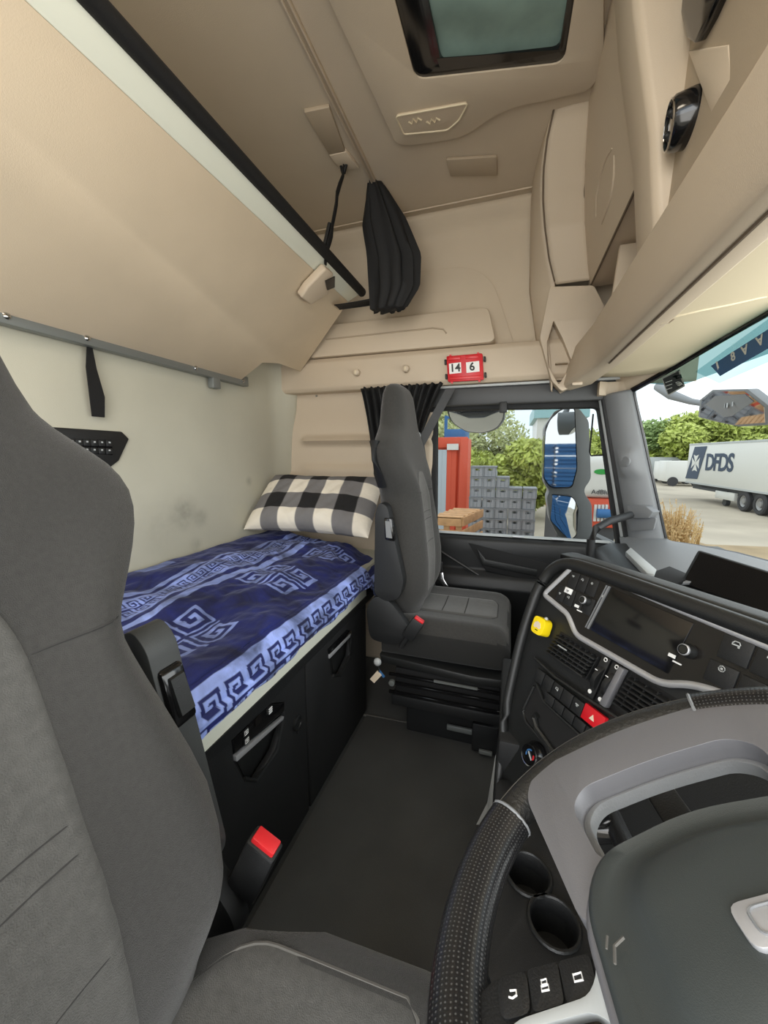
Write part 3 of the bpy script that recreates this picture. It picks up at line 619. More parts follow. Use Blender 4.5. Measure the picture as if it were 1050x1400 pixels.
for i, (px, py, l) in enumerate([(489, 510, 'beige coat hook on the header beam, the one nearer the rear wall'), (556, 505, 'beige coat hook on the header beam, the one nearer the red calendar')]):
    p = at(px, py, Y=1.967); t = thing('coat_hook', l, 'hook', p, 'coat hooks on the header beam')
    b = MB(); b.lathe([(.016, 0), (.018, .004), (.013, .014), (.014, .024), (.017, .028), (.012, .034), (0, .035)], p, (0, -1, 0), 16); b.build('knob', 'trim', t, smooth=60)
    b = MB(); b.obox(p+V((-.004, -.036, -.010)), (.008, 0, 0), (0, .004, 0), (0, 0, .018)); b.build('inset', 'pale', t, bevel=.001)
p = at(433, 541, Y=1.985); b = MB(); b.lathe([(.006, 0), (.006, .004), (0, .005)], p, (0, -1, -.6), 10); b.build('stud', 'chrome', h1)

# ================================================================== LOWER BED
XB = -.577
t = thing('lower_bed', 'lower bunk bed with off-white front board under the navy blanket', 'bed', (-.93, 1.1, .5))
b = MB(); b.obox((XB-.02, -.1, .546), (.024, 0, 0), (0, 1.60, 0), (0, 0, .105)); b.build('front_board', 'white', t, bevel=.004)
b = MB(); b.obox((XR+.03, -.1, .545), (.70, 0, 0), (0, 2.1, 0), (0, 0, .03)); b.build('bed_base', 'blk', t)
b = MB(); b.obox((XR+.03, -.1, .575), (.645, 0, 0), (0, 2.1, 0), (0, 0, .08)); b.build('mattress', 'rear', t, bevel=.02)
# blanket with woven key pattern -------------------------------------------------
CELL = ["00000000", "01111110", "01000010", "01011010", "01010010", "01011110", "01000000", "01111111"]
def keyb(a, c):   # light=1, dark=0 ; a along, c across (cells)
    i, j = int(math.floor(a)), int(math.floor(c)); fa, fc = a-i, c-j
    if (i+j) % 2: fa = 1-fa
    if j % 2: fc = 1-fc
    return 1-int(CELL[int(fc*7.999)][int(fa*7.999)])
def motif(u, v):   # u,v in 0..1: square of four key quarters with border
    if not (0 <= u <= 1 and 0 <= v <= 1): return 0
    m = 2
    if abs(u-.5) < .03 or abs(v-.5) < .03: return 0
    a, c = abs(u-.5)*2, abs(v-.5)*2
    return keyb(a*1.0*.999, c*.999) if (u-.5)*(v-.5) < 0 else keyb(c*.999, a*.999)
W0 = .70                                              # width of the top, then the drape
def pattern(s, y):
    y2 = y+.006*math.sin(s*25)+.004*math.sin(y*31)
    if s > .680:
        if s < .700: return .95
        c = (s-.700)/.052
        return 1.0*keyb(y2/.075, c) if s < .90 else 0
    if .325 < s < .355: return .85
    if .20 < s < .305:
        if s > .295 or s < .21: return .8
        return .8*keyb(y2/.045, (s-.21)/.0425)
    if .160 < s < .185: return .7
    if s < .05 and .98 < y < 1.12: return .6
    for y0, y1, s0, s1 in ((.60, .84, .40, .58), (1.05, 1.25, .37, .60), (1.44, 1.70, .40, .57), (.1, .36, .4, .58)):
        m = motif((y2-y0)/(y1-y0), (s-s0)/(s1-s0))
        if m: return .75
    return 0
NU, NV = 330, 640; Y0, Y1 = .05, 1.80; SM = .83
def blank(u, v):
    s = u*SM; y = lerp(Y0, Y1, v)
    droop = sst(1.46, 1.60, y)
    nzv = .020*NZ(V((s*7+2, y*6, 1)))+.008*NZ(V((s*17+.6*NZ(V((s*9, y*9, 0))), y*11, 4)))+.003*NZ(V((s*38, y*30, 7)))
    env = math.sin(math.pi*min(1, s/.75))**.5 if s < .75 else 0
    crown = .022*math.exp(-((y-1.2)/.35)**2)
    if s < .665:
        x = XR+.035+s; z = lerp(.765, .712, s/.665)+nzv*(env+.3)+crown*math.sin(math.pi*s/.70)
    elif s < .735:
        a = (s-.665)/.07*math.pi/2; x = XR+.035+.665+.045*math.sin(a); z = .667+.045*math.cos(a)+nzv*.3
        x += .004*hn(1, y*30, 3)
    else:
        x = XR+.035+.71+.012*hn(y*14, s*8, 5)*min(1, (s-.735)/.05)+.012; z = .667-(s-.735)
        z = max(z, .642+.008*NZ(V((y*7, 0, 4))))
        x = max(x, XB+.006)
    z -= .10*droop*sst(.45, .7, s); x -= .02*droop*sst(.6, .7, s)
    return V((x, y, z))
b = MB(); b.grid(blank, NU, NV)
at_ = [pattern(i/NU*SM, lerp(Y0, Y1, j/NV)) for j in range(NV+1) for i in range(NU+1)]
MT['blanket'] = mat_attr('velvet_blanket', (17, 26, 84), (136, 154, 214), .75, .2, var=.7)
bl = b.build('blanket', 'blanket', None, smooth=80, attr=at_, thick=.006)
tag(bl, 'crumpled navy velvet blanket with light blue key-pattern border spread on the lower bunk', 'blanket')
# pillow ------------------------------------------------------------------------
A0, A1, A2, A3 = V((XR+.03, 1.60, .80)), V((-.60, 1.60, .80)), V((-.62, 1.89, 1.055)), V((XR+.045, 1.875, 1.06))
pn = (A1-A0).cross(A3-A0).normalized(); pn = pn if pn.y < 0 else -pn
NP = 110
def pil_f(u, v, s):
    p = A0.lerp(A1, u).lerp(A3.lerp(A2, u), v)
    e = (max(0, (1-(2*u-1)**4))*max(0, (1-(2*v-1)**4)))**.55
    pinch = .03*((2*u-1)**2)*((2*v-1)**2)
    return p + pn*(s*.075*e+.006*hn(u*14, v*9, 3)*e+.012) + (A3-A0).normalized()*(-.028*math.sin(math.pi*u)*(1 if v > .5 else -1)*abs(2*v-1)**3) 
b = MB(); b.grid(lambda u, v: pil_f(u, v, 1), NP, NP); b.grid(lambda u, v: pil_f(1-u, v, -1), NP, NP)
def ging(u, v):
    a = int(math.floor(u*6.8+.0)) % 2; c = int(math.floor(v*3.9+.0)) % 2
    return (a+c)/2
pa = [ging(i/NP, j/NP) for j in range(NP+1) for i in range(NP+1)]+[ging(1-i/NP, j/NP) for j in range(NP+1) for i in range(NP+1)]
MT['ging'] = mat_attr('gingham_cotton', (232, 224, 208), (28, 27, 28), .9, cm=(118, 116, 116), var=.06)
tag(b.build('pillow', 'ging', None, smooth=80, attr=pa), 'black, grey and white checked pillow leaning in the corner of the bunk', 'pillow')

# ================================================================== STORAGE LOCKERS UNDER THE BED
def sx(px, py, X=XB): p = at(px, py, X=X); return (p.y, p.z)
def locker(name, lab, y0, y1, hole, rec):
    t = thing(name, lab, 'locker', (XB, (y0+y1)/2, 0), 'under-bunk lockers')
    top = .541
    out = [(y0, .03), (y1, .03), (y1, top)]+[p for p in rec]+[(y0, top)]
    b = MB(); b.plate(out, [hole], lambda y, z: (XB, y, z), (-.02, 0, 0)); b.build('front', 'blkm', t, bevel=.004)
    b = MB(); b.obox((XB-.35, y0, .03), (.32, 0, 0), (0, y1-y0, 0), (0, 0, .50)); b.build('box', 'void', t)
    return t
h1_ = [sx(*p) for p in [(318, 1012), (372, 962), (390, 960), (388, 985), (376, 1025), (350, 1068), (334, 1066), (320, 1040)]]
l1 = locker('storage_locker', 'dark under-bunk locker with push-button control strip and round lock', .30, .972, h1_, [])
h2_ = [sx(*p) for p in [(450, 898), (476, 868), (480, 870), (478, 896), (465, 924), (454, 926)]]
l2 = locker('storage_locker', 'dark under-bunk locker next to the passenger seat, with handle slot', .982, 1.50, h2_, [])
for tl, dish, strip, bar in ((l1, [(322, 1040), (386, 985), (378, 1026), (350, 1067), (334, 1065)], [(318, 1013), (371, 963), (389, 961), (389, 972), (322, 1030)], [(324, 1042), (388, 984), (389, 979), (323, 1034)]),
                             (l2, [(452, 900), (479, 872), (478, 896), (465, 923), (455, 924)], [(449, 888), (475, 861), (481, 862), (481, 868), (451, 897)], [(451, 901), (479, 871), (480, 866), (451, 895)])):
    q = [at(*p, X=XB-.03) for p in dish]; b = MB(); b.prism(q, (.004, 0, 0)); b.build('grip_dish', 'dash', tl, bevel=.002)
    q = [at(*p, X=XB+.006) for p in bar]; b = MB(); b.prism(q, (-.012, 0, 0)); b.build('grip_bar', 'silver', tl, bevel=.002)
    q = [at(*p, X=XB+.004) for p in strip]; b = MB(); b.prism(q, (-.012, 0, 0)); b.build('grip_fascia', 'gloss', tl, bevel=.002)
    q = [at(*p, X=XB-.002) for p in dish]; b = MB(); b.tube([q[1], q[2], q[3], q[4]], .006, 6); b.build('dish_lip', 'dash', tl)
for px, py in ((336, 1001), (337, 1012)):
    p = at(px, py, X=XB+.007); b = MB(); b.box(p, (.003, .018, .017)); bb = b.build('push_button', 'blk', l1, bevel=.001)
    b = MB(); q = p+V((.002, 0, 0)); b.tube([q+V((0, -.006, -.005)), q+V((0, .006, -.005)), q+V((0, .006, .005)), q+V((0, -.006, .005))], .0009, 4, closed=True); b.obox(q+V((0, -.003, -.001)), (.0008, 0, 0), (0, .006, 0), (0, 0, .003)); b.build('icon', 'wht', bb)
p = at(370, 971, X=XB+.007)
for k in range(3): b = MB(); b.box(p+V((0, 0, .006*(k-1))), (.002, .014, .003)); b.build('vent_mark', 'wht', l1)
p = at(353, 985, X=XB+.007); b = MB(); b.box(p, (.002, .022, .022)); b.build('dial_window', 'screen', l1)
p = at(406, 988, X=XB+.002); b = MB(); b.lathe([(.021, -.002), (.021, .004), (.017, .006), (.016, .003), (0, .003)], p, (1, 0, 0), 24); lk = b.build('round_lock', 'dash', l1)
b = MB(); b.box(p+V((.005, 0, 0)), (.004, .024, .006)); b.build('lock_key_bar', 'blk', lk)
b = MB(); b.box(at(407, 1001, X=XB+.002), (.004, .006, .008)); b.build('lock_mark', 'dash', lk)
# black strip paints the shadow in the gap above the lockers
q = [at(*p, X=XB+.001) for p in [(275, 1056), (318, 1012), (325, 1004), (372, 962), (378, 946), (418, 912), (419, 922), (440, 905), (444, 893), (478, 858), (484, 862), (497, 838), (497, 848), (418, 935), (275, 1066)]]
b = MB(); b.obox((XB-.03, -.1, .50), (.02, 0, 0), (0, 1.6, 0), (0, 0, .046)); b.build('shadow_gap', 'void', bpy.data.objects['lower_bed'])
# ================================================================== SEATS
BK = [(.54, -.385, .055, .150), (.565, -.386, .070, .172), (.60, -.388, .078, .200), (.65, -.393, .084, .214), (.70, -.398, .086, .219), (.76, -.403, .088, .217), (.82, -.407, .088, .206), (.90, -.412, .088, .187), (.98, -.420, .085, .168), (1.02, -.425, .083, .163), (1.06, -.429, .081, .188),
      (1.11, -.434, .078, .222), (1.165, -.440, .074, .248), (1.212, -.444, .070, .244), (1.246, -.447, .067, .212), (1.276, -.450, .063, .166), (1.30, -.451, .060, .147), (1.364, -.454, .055, .133), (1.42, -.456, .047, .118), (1.447, -.458, .036, .100), (1.458, -.459, .022, .075)]
def bki(z):
    return [sum(q)/5 for q in zip(*[interp(BK, z+d) for d in ((-.022, -.011, 0, .011, .022) if z < 1.40 else (0,)*5)])]
EE = 3.0
def bfront(y, z):
    xc, ht, hw = bki(z); q = min(.999, abs(y)/hw)
    x = ht*(1-q**EE)**(1/EE)
    bol = .024*math.exp(-((q-.70)/.22)**2)*sst(.56, .66, z)*sst(1.20, 1.05, z) - .012*math.exp(-(q/.4)**2)*sst(1.2, 1.0, z)
    lum = .012*math.exp(-((z-.75)/.12)**2)
    return xc+x+bol+lum
CZ, CHZ, CHW = .475, .078, .245
def ctop(x, y):
    q = min(.999, abs(y)/CHW); f = sst(-.44, -.36, x)*.0
    front = 1 if x < -.05 else max(.02, 1-((x+.05)/.078)**2.4)
    return CZ+CHZ*(1-q**4)**(1/4)*front**.5 + .012*math.exp(-((q-.78)/.16)**2) - .008*math.exp(-(q/.4)**2)
def seat(name, label, loc, inb, rec, gr, ins, dz, lite=False, crec=0):
    t = thing(name, label, 'seat', (loc[0]-.2, loc[1], 0), gr)
    hinge = V((-.40, 0, .56))
    T0 = Matrix.Translation(V(loc)) @ Matrix.Scale(inb, 4, (0, 1, 0))
    T1 = T0 @ Matrix.Translation(hinge) @ Matrix.Rotation(R(-rec), 4, 'Y') @ Matrix.Translation(-hinge)
    # backrest shell
    n = 56; rings = []
    zs = [.54, .55, .565, .58, .60, .625, .65, .70, .76, .82, .88, .94, .98, 1.0, 1.02, 1.04, 1.06, 1.085, 1.11, 1.14, 1.165, 1.19, 1.212, 1.23, 1.246, 1.262, 1.276, 1.29, 1.30, 1.33, 1.364, 1.39, 1.42, 1.436, 1.447, 1.455, 1.458]
    for z in zs:
        xc, ht, hw = bki(z); r = []
        for k in range(n):
            c, s_ = sup(k, n, EE)
            r.append(V((bfront(s_*hw, z) if c >= 0 else xc+c*ht, s_*hw, z)))
        rings.append(r)
    b = MB(T1); b.loft(rings); bk_ = b.build('backrest', 'fab', t, smooth=70)
    zi0, zi1 = .60, 1.12
    def insf(u, v, d=.005, hw0=(.050 if lite else .085)):
        z = lerp(zi0, zi1, v); wv = hw0*(1 if v < .78 else math.sqrt(max(.0, 1-((v-.78)/.22)**2)))
        wv = max(wv, .004); y = (2*u-1)*wv if not lite else lerp(-.145 if v < .5 else -.145+.09*sst(.5, 1, v), .050, u)*(wv/hw0); e = min(1, (1-abs(2*u-1))/.12, (1-v)/.05+.0)
        return V((bfront(y, z)+d*e**.5-.002, y, z))
    b = MB(T1); b.grid(insf, 24, 40); b.build('backrest_insert', ins, t, smooth=80)
    b = MB(T1)
    for s_ in (0, 1): b.tube([insf(s_, k/30)+V((-.0005, 0, 0)) for k in range(31)], .0020, 5)
    for vz in ((.22, .44, .50) if lite else (.42, .60, .66)): b.tube([insf(k/10, vz)+V((-.0008, 0, 0)) for k in range(11)], .0014, 5)
    b.build('insert_seam', 'seam', t)
    zz = 1.03
    for s_ in (-1, 1):
        b = MB(T1); b.tube([V((bfront(s_*y, zz)-.0005, s_*y, zz+.06*(y-.05))) for y in [.050+.0115*k for k in range(11)]], .0016, 5); b.build('shoulder_seam', 'seam', t)
    # side trim of the backrest
    b = MB(T1); b.tube([V((bki(z)[0]-.035, bki(z)[2]*1.0+.004, z)) for z in (1.06, 1.11, 1.165, 1.2, 1.23)], .020, 8, flat=.4); b.build('back_shell_edge', 'blk', t, smooth=60)
    # cushion
    rings = []
    for x in [-.45, -.43, -.40, -.3, -.2, -.1, -.05, -.02, 0, .012, .020, .026, .028]:
        f = 1 if x <= -.05 else max(.12, (1-((x+.05)/.079)**2.6)**.5)
        rr = []
        for k in range(n):
            c, s_ = sup(k, n, 4); y = s_*(CHW if x < 0 else CHW-.35*x)*(1 if not lite else lerp(.55, 1, sst(-.40, -.20, x))); z = ctop(x, y) if c > 0 else CZ-.02+c*.062*lerp(.6, 1, f)
            rr.append(V((x, y, z)))
        rings.append(rr)
    TC = T0 @ Matrix.Translation((-.35, 0, .5)) @ Matrix.Rotation(R(-crec), 4, 'Y') @ Matrix.Translation((.35, 0, -.5))
    b = MB(TC); b.loft(rings); cu_ = b.build('seat_cushion', 'fab', t, smooth=60)
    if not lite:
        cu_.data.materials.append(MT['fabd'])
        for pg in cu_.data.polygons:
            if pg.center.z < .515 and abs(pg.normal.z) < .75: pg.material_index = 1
    cw = .105 if not lite else .185
    def cin(u, v, d=.006):
        x = lerp(-.36, -.025, v); wv = cw*(1 if v < .9 else math.sqrt(max(0, 1-((v-.9)/.1)**2*.6)))
        wv *= 1 if not lite or v > .35 else math.sqrt(max(.1, 1-((.35-v)/.37)**2)); y = (2*u-1)*wv; e = min(1, (1-abs(2*u-1))/.1, (1-v)/.06); return V((x, y, ctop(x, y)+d*max(0, e)**.5-.002))
    b = MB(TC); b.grid(cin, 20, 26); b.build('cushion_insert', ins, t, smooth=80)
    b = MB(TC)
    for s_ in (0, 1): b.tube([cin(s_, k/20) for k in range(21)], .0026, 5)
    b.tube([cin(k/10, 1) for k in range(11)], .0026, 5)
    if not lite:
        for vz in (.35, .62): b.tube([cin(k/10, vz) for k in range(11)], .0018, 5)
    b.build('cushion_seam', 'seam' if not lite else 'seaml', t)
    # hinge cover, inboard
    hc = rpoly([V2(p) for p in [(-.505, .60), (-.47, .655), (-.41, .64), (-.335, .545), (-.33, .50), (-.40, .465), (-.49, .475)]], .03)
    if lite: hc = [(x-.03, z-.06) for x, z in hc]
    for s_ in (-1, 1):
        b = MB(T0); b.prism([V((x, s_*.232, z)) for x, z in hc], (0, s_*.035, 0)); b.build('hinge_cover', 'blk', t, bevel=.008)
    # armrest folded up along the inboard side
    for s_ in ((1,) if not lite else (1,)):
        ar = rpoly([V2(p) for p in [(-.47, .66), (-.465, .97), (-.45, 1.01), (-.42, 1.0), (-.405, .93), (-.355, .72), (-.37, .655), (-.42, .635)]], .022)
        if lite: ar = rpoly([V2(p) for p in [(-.465, .60), (-.458, .91), (-.445, .975), (-.40, .995), (-.378, .965), (-.36, .62), (-.40, .57)]], .02)
        b = MB(T1); y_ = .222 if not lite else .188
        b.prism([V((x, s_*y_, z)) for x, z in ar], (0, s_*.05, 0)); a_ = b.build('armrest', 'armg' if lite else 'blk', t, bevel=.012, seg=3)
        b = MB(T1)
        if lite:
            b.prism([V((-.392+dx, s_*(y_+.006), z)) for dx, z in [(0, .845), (.032, .84), (.024, .925), (-.006, .935)]], (0, s_*.04, 0)); b.build('armrest_dial', 'gloss', a_, bevel=.006)
            b = MB(T1); b.prism([V((-.361-.008*(z > .88), s_*(y_+.014), z)) for z in (.855, .915)]+[V((-.354-.008*(z > .88), s_*(y_+.014), z)) for z in (.912, .858)], (0, s_*.024, 0)); b.build('dial_ridge', 'dash' if lite else 'dgrey', a_)
        else:
            b.prism([V((x, s_*(y_+.03), z)) for x, z in [(-.425, .875), (-.388, .87), (-.398, .955), (-.43, .955)]], (0, s_*.03, 0)); b.build('armrest_dial', 'gloss', a_, bevel=.006)
            b = MB(T1); b.prism([V((x, s_*(y_+.058), z)) for x, z in [(-.418, .885), (-.396, .883), (-.404, .945), (-.422, .945)]], (0, s_*.005, 0)); b.build('dial_ridge', 'dash' if lite else 'dgrey', a_)
    # belt buckle on its stalk
    bx, bz, by = (-.335, .515, .285) if not lite else (-.372, .50, .270)
    ax = V((.50, .02, .86)).normalized() if not lite else V((.40, .10, .9)).normalized(); sx_ = V((0, 1, 0)); fx = ax.cross(sx_)
    o = V((bx, by, bz)); W, H, D = (.028, .085, .046) if not lite else (.034, .10, .056)
    b = MB(T0); b.tube([o-ax*.05, o+ax*.01], .009, 8); b.build('buckle_stalk', 'blk', t)
    b = MB(T0); b.obox(o-sx_*W/2-fx*D/2, sx_*W, fx*D, ax*H); bb = b.build('belt_buckle', 'blk', t, bevel=.005)
    b = MB(T0); b.obox(o+ax*(H-.004)-sx_*W*.36-fx*D*.40, sx_*W*.72, fx*D*.80, ax*.012); b.build('release_button', 'redb', bb, bevel=.003)
    # suspension base
    b = MB(T0); b.loft([[V((x, y, z)) for x, z in [(-.46, .41), (-.1, .385), (.02, .39), (.02, .355), (-.1, .35), (-.45, .375)]] for y in (-.24, .25)]); b.build('seat_pan', 'dash', t, bevel=.008)
    b = MB(T0)
    for z in (.25, .29, .325): b.obox((-.42, .235, z), (.43, 0, 0), (0, .012, 0), (0, 0, .012)); 
    b.build('slide_rail', 'gloss', t, bevel=.003)
    b = MB(T0); b.obox((-.40, -.22, .235), (.40, 0, 0), (0, .45, 0), (0, 0, .12)); b.build('suspension_bellows', 'void', t, bevel=.01)
    b = MB(T0); b.obox((-.41, -.22, .20), (.42, 0, 0), (0, .462, 0), (0, 0, .045)); b.build('base_frame', 'blk', t, bevel=.006)
    b = MB(T0); b.obox((-.38, -.18, -loc[2]), (.36, 0, 0), (0, .30, 0), (0, 0, .20+loc[2])); b.build('pedestal', 'blkm', t, bevel=.01)
    if not lite:
        b = MB(T0); b.obox((-.10, .10, .02), (.10, 0, 0), (0, .07, 0), (0, 0, .12)); bb = b.build('height_box', 'blk', t, bevel=.006)
        b = MB(T0); b.obox((-.07, .172, .025), (.05, 0, 0), (0, .012, 0), (0, 0, .016)); b.build('box_clip', 'steel', bb, bevel=.002)
        b = MB(T0); b.obox((-.20, .15, .08), (.10, 0, 0), (0, .012, 0), (0, 0, .022)); b.build('lever', 'steel', t, bevel=.003)
        b = MB(T0); b.lathe([(.012, 0), (.012, .012), (0, .014)], (-.405, .245, .30), (0, 1, 0), 12); b.build('rail_bolt', 'steel', t)
        b = MB(T0); b.obox((-.24, .247, .335), (.16, 0, 0), (0, .006, 0), (0, 0, .008)); b.build('rail_scale', 'steel', t)
        # belt over the outboard shoulder
        g0 = V((-.44, -.245, 1.225))
        b = MB(T1); b.tube([g0+V((.012, -.012, .06)), g0+V((.012, -.006, -.05)), g0+V((.02, -.016, -.06)), g0+V((.014, -.035, -.03)), g0+V((.012, -.03, .05))], .006, 6, closed=True); b.build('belt_guide', 'lgrey', t)
        w0, w1, w2, w3 = V((-.30, -.37, 1.50)), V((-.425, -.262, 1.225)), V((-.36, -.262, .80)), V((-.325, -.26, .62))
        b = MB(T0); b.loft([[p+V((-.022, .006, 0)), p+V((.022, -.006, 0)), p+V((.022, -.009, 0)), p+V((-.022, .003, 0))] for p in (w0, w1)]); b.build('belt_upper', 'belt', t)
        b = MB(T0); b.loft([[p+V((-.020, .012, 0)), p+V((.022, -.006, 0)), p+V((.022, -.009, 0)), p+V((-.020, .009, 0))] for p in (w1, V((-.395, -.262, 1.03)), w2, w3)]); b.build('belt_webbing', 'belt', t)
        b = MB(T0); b.box(w3+V((0, .006, .015)), (.05, .016, .05)); tg = b.build('belt_tongue', 'blk', t, bevel=.004)
        b = MB(T0); b.prism([w3+V(p) for p in [(-.03, .015, -.02), (.03, .015, -.01), (.035, .02, -.04), (.06, .03, -.075), (.045, .03, -.085), (.01, .018, -.05), (-.03, .015, -.045)]], (0, .004, 0)); b.build('tongue_plate', 'chrome', tg, bevel=.001)
        b = MB(T0); b.tube([w3+V((-.02, .0, -.02)), w3+V((-.035, .0, -.10))], .018, 8); b.build('belt_anchor', 'blk', t)
    return t
seat('passenger_seat', 'high-backed charcoal passenger seat with folded armrest and seat belt by the door', (0, 1.58, 0), -1, 0, 'cab seats', 'fab2', 0)
seat('driver_seat', 'charcoal driver seat filling the lower left, armrest raised and red buckle beside it', (-.03, .185, -.052), 1, 9, 'cab seats', 'fab2', 0, lite=True, crec=3)

# keys with tag by the passenger seat base
t = thing('hanging_key_tag', 'small bunch of keys and paper tags hanging by the passenger seat base', 'keys', at(517, 905, Y=1.36))
p = at(516, 905, Y=1.30)
b = MB(); b.ball(p, (.016, .012, .016), 10, 6); b.build('knob', 'lgrey', t, smooth=60)
b = MB(); b.tube([p+V((.0, 0, -.01)), p+V((.008, 0, -.03)), p+V((.004, 0, -.045))], .003, 6); b.build('cord', 'blk', t)
b = MB(); b.prism([p+V(q) for q in [(-.03, -.004, -.075), (.0, -.004, -.035), (.018, -.004, -.05), (-.012, -.004, -.088)]], (0, .004, 0)); b.build('paper_tag', 'skin', t)
b = MB(); b.prism([p+V(q) for q in [(.006, .0, -.03), (.03, .0, -.055), (.024, 0, -.062), (.006, 0, -.045)]], (0, .004, 0)); b.build('blue_tag', 'cblue', t)
# ================================================================== DASHBOARD AND CENTRE CONSOLE
CA = V((.117, 1.03, .92)); CUu = V((.581, -.814, 0)); CNh = V((-.814, -.581, 0))
CVv = CNh*math.sin(R(20))-V((0, 0, math.cos(R(20)))); CNn = CVv.cross(CUu).normalized(); CNn = CNn if CNn.x < 0 else -CNn
def cp(u, v, d=0): return CA+CUu*u+CVv*v+CNn*d
def cuv(px, py):
    q = atp(px, py, CA, CNn)-CA; return (q.dot(CUu), q.dot(CVv))
D_ = thing('dashboard', 'black dashboard with driver-angled centre console, silver trim loop and vents', 'dashboard', (.4, .8, .4))
co_ = rpoly([V2(p) for p in [(.0, .0), (.04, -.012), (.64, -.012), (.64, .60), (.10, .60), (.05, .52), (.0, .387), (-.030, .22), (-.034, .09)]], [.03, .03, .02, .02, .03, .05, .05, .05, .05], 5)
b = MB(); b.prism([cp(u, v, -.012) for u, v in co_], CNn*-.16); b.build('console_body', 'dash', D_, bevel=.012, seg=3)
# rounded hood rim
hr_ = [(.085, .60), (.05, .52), (.004, .387), (-.026, .22), (-.030, .09), (-.012, .035), (.02, .004), (.07, -.004), (.3, -.002), (.64, .004)]
hp_ = []
for i in range(len(hr_)-1):
    for k in range(6): hp_.append(V2(hr_[i]).lerp(V2(hr_[i+1]), k/6))
hp_.append(V2(hr_[-1]))
for _ in range(4): hp_ = [hp_[0]]+[(hp_[i-1]+hp_[i]*2+hp_[i+1])/4 for i in range(1, len(hp_)-1)]+[hp_[-1]]
b = MB(); b.tube([cp(p.x, p.y, -.006) for p in hp_], [lerp(.010, .016, min(1, i/40)) for i in range(len(hp_))], 10); b.build('hood_rim', 'dash', D_, smooth=70)
# hood sloping away to the windscreen
b = MB()
def hood(u, v):
    p = cp(u*.64, -.012, -.01); q = p+V((.20, .15, -.075)); r_ = p.lerp(q, v); r_.z += .014*math.sin(math.pi*min(1, v*2.2)) ; return r_
b.grid(hood, 10, 14); b.build('hood_top', 'dash', D_, thick=.01, smooth=80)
# inset display panel with silver loop
ring = [cuv(*p) for p in [(789, 772), (1050, 890)]]
rg = rpoly([V2(p) for p in [(.058, -.001), (.62, .024), (.62, .106), (.405, .108), (.362, .119), (.322, .1435), (.128, .1435), (.102, .121), (.086, .110), (.000, .094)]], [.012, .01, .01, .03, .03, .02, .02, .02, .015, .012], 5)
b = MB(); b.prism([cp(u, v, -.011) for u, v in rg], CNn*.008); b.build('display_fascia', 'screen', D_)
b = MB(); b.tube([cp(u, v, -.002) for u, v in rg], .0062, 8, closed=True, up=CNn, flat=.7); b.build('silver_loop', 'silver', D_, smooth=60)
sc_ = [(.168, .018), (.336, .024), (.326, .122), (.154, .118)]
b = MB(); b.prism([cp(u, v, -.004) for u, v in sc_], CNn*.003); b.build('touch_screen', 'gloss', D_, bevel=.001)
b = MB(); b.obox(cp(.163, .016, -.003), cp(.150, .118)-cp(.163, .016), CUu*.004, CNn*.004); b.obox(cp(.157, .016, -.003), cp(.144, .118)-cp(.157, .016), CUu*.002, CNn*.003); b.build('screen_side_bar', 'dgrey', D_)
def knob(u, v, r):
    b = MB(); b.lathe([(r*1.25, -.003), (r*1.25, .004), (r, .007), (r*.95, .014), (r*.85, .016), (r*.8, .0145), (0, .0145)], cp(u, v), CNn, 22); k = b.build('rotary_knob', 'dash', D_, smooth=40)
    b = MB(); b.lathe([(r*1.0, .0125), (r*.98, .0155), (r*.84, .0165)], cp(u, v), CNn, 22, cap=False); b.build('knob_ring', 'silver', k)
    b = MB(); b.lathe([(r*.7, .0145), (r*.68, .0155), (0, .0155)], cp(u, v), CNn, 18); b.build('knob_cap', 'gloss', k)
    b = MB(); b.obox(cp(u-.028, v+.017, -.002), CUu*.012, CVv*.006, CNn*.002); b.obox(cp(u-.018, v+.026, -.002), CUu*.014, CVv*.0025, CNn*.002); b.build('knob_mark', 'wht', k)
knob(*cuv(803, 822), .0085); knob(*cuv(942, 890), .0095)
def icon(par, u, v, s=.004, kind=0, m='lgrey'):
    b = MB(); z = .0022
    if kind == 0: b.obox(cp(u-s, v-s*.5, z), CUu*2*s, CVv*s*.6, CNn*.0006); b.obox(cp(u-s*.4, v+s*.3, z), CUu*s*.9, CVv*s*.5, CNn*.0006)
    elif kind == 1: b.tube([cp(u-s, v, z), cp(u-s*.5, v-s*.7, z), cp(u+s*.6, v-s*.7, z), cp(u+s, v, z)], s*.16, 4); b.obox(cp(u-s, v+s*.1, z), CUu*2*s, CVv*s*.35, CNn*.0006); b.obox(cp(u+s*.5, v+s*.5, z), CUu*s*.5, CVv*s*.4, CNn*.0006)
    elif kind == 2: b.tube([cp(u+s*.8*math.cos(a), v+s*.8*math.sin(a), z) for a in [k*.785 for k in range(8)]], s*.16, 4, closed=True); b.obox(cp(u-s*.3, v-s*.3, z), CUu*s*.6, CVv*s*.6, CNn*.0006)
    b.build('icon', m, par)
def switch(u0, u1, v0, v1, ik=None, m='blk', d=.002, name='switch', iu=0, iv=0, isz=.004):
    g = .0008
    b = MB(); b.obox(cp(u0+g, v0+g, -.006), CUu*(u1-u0-2*g), CVv*(v1-v0-2*g), CNn*(d+.006)); s_ = b.build(name, m, D_, bevel=.0012)
    if ik is not None: icon(s_, (u0+u1)/2+iu, (v0+v1)/2+iv, isz, ik)
    return s_
for r_ in range(2):
    for c_ in range(4):
        u0 = .058-.02*r_+c_*.027; v0 = .013+.041*r_
        if r_ == 0 and c_ == 3: continue
        switch(u0, u0+.026, v0, v0+.039, (0, 1, 2, 1)[c_] if not (r_ and c_ > 1) else None, d=-.001, iv=-.009 if r_ == 0 else 0, isz=.0032)
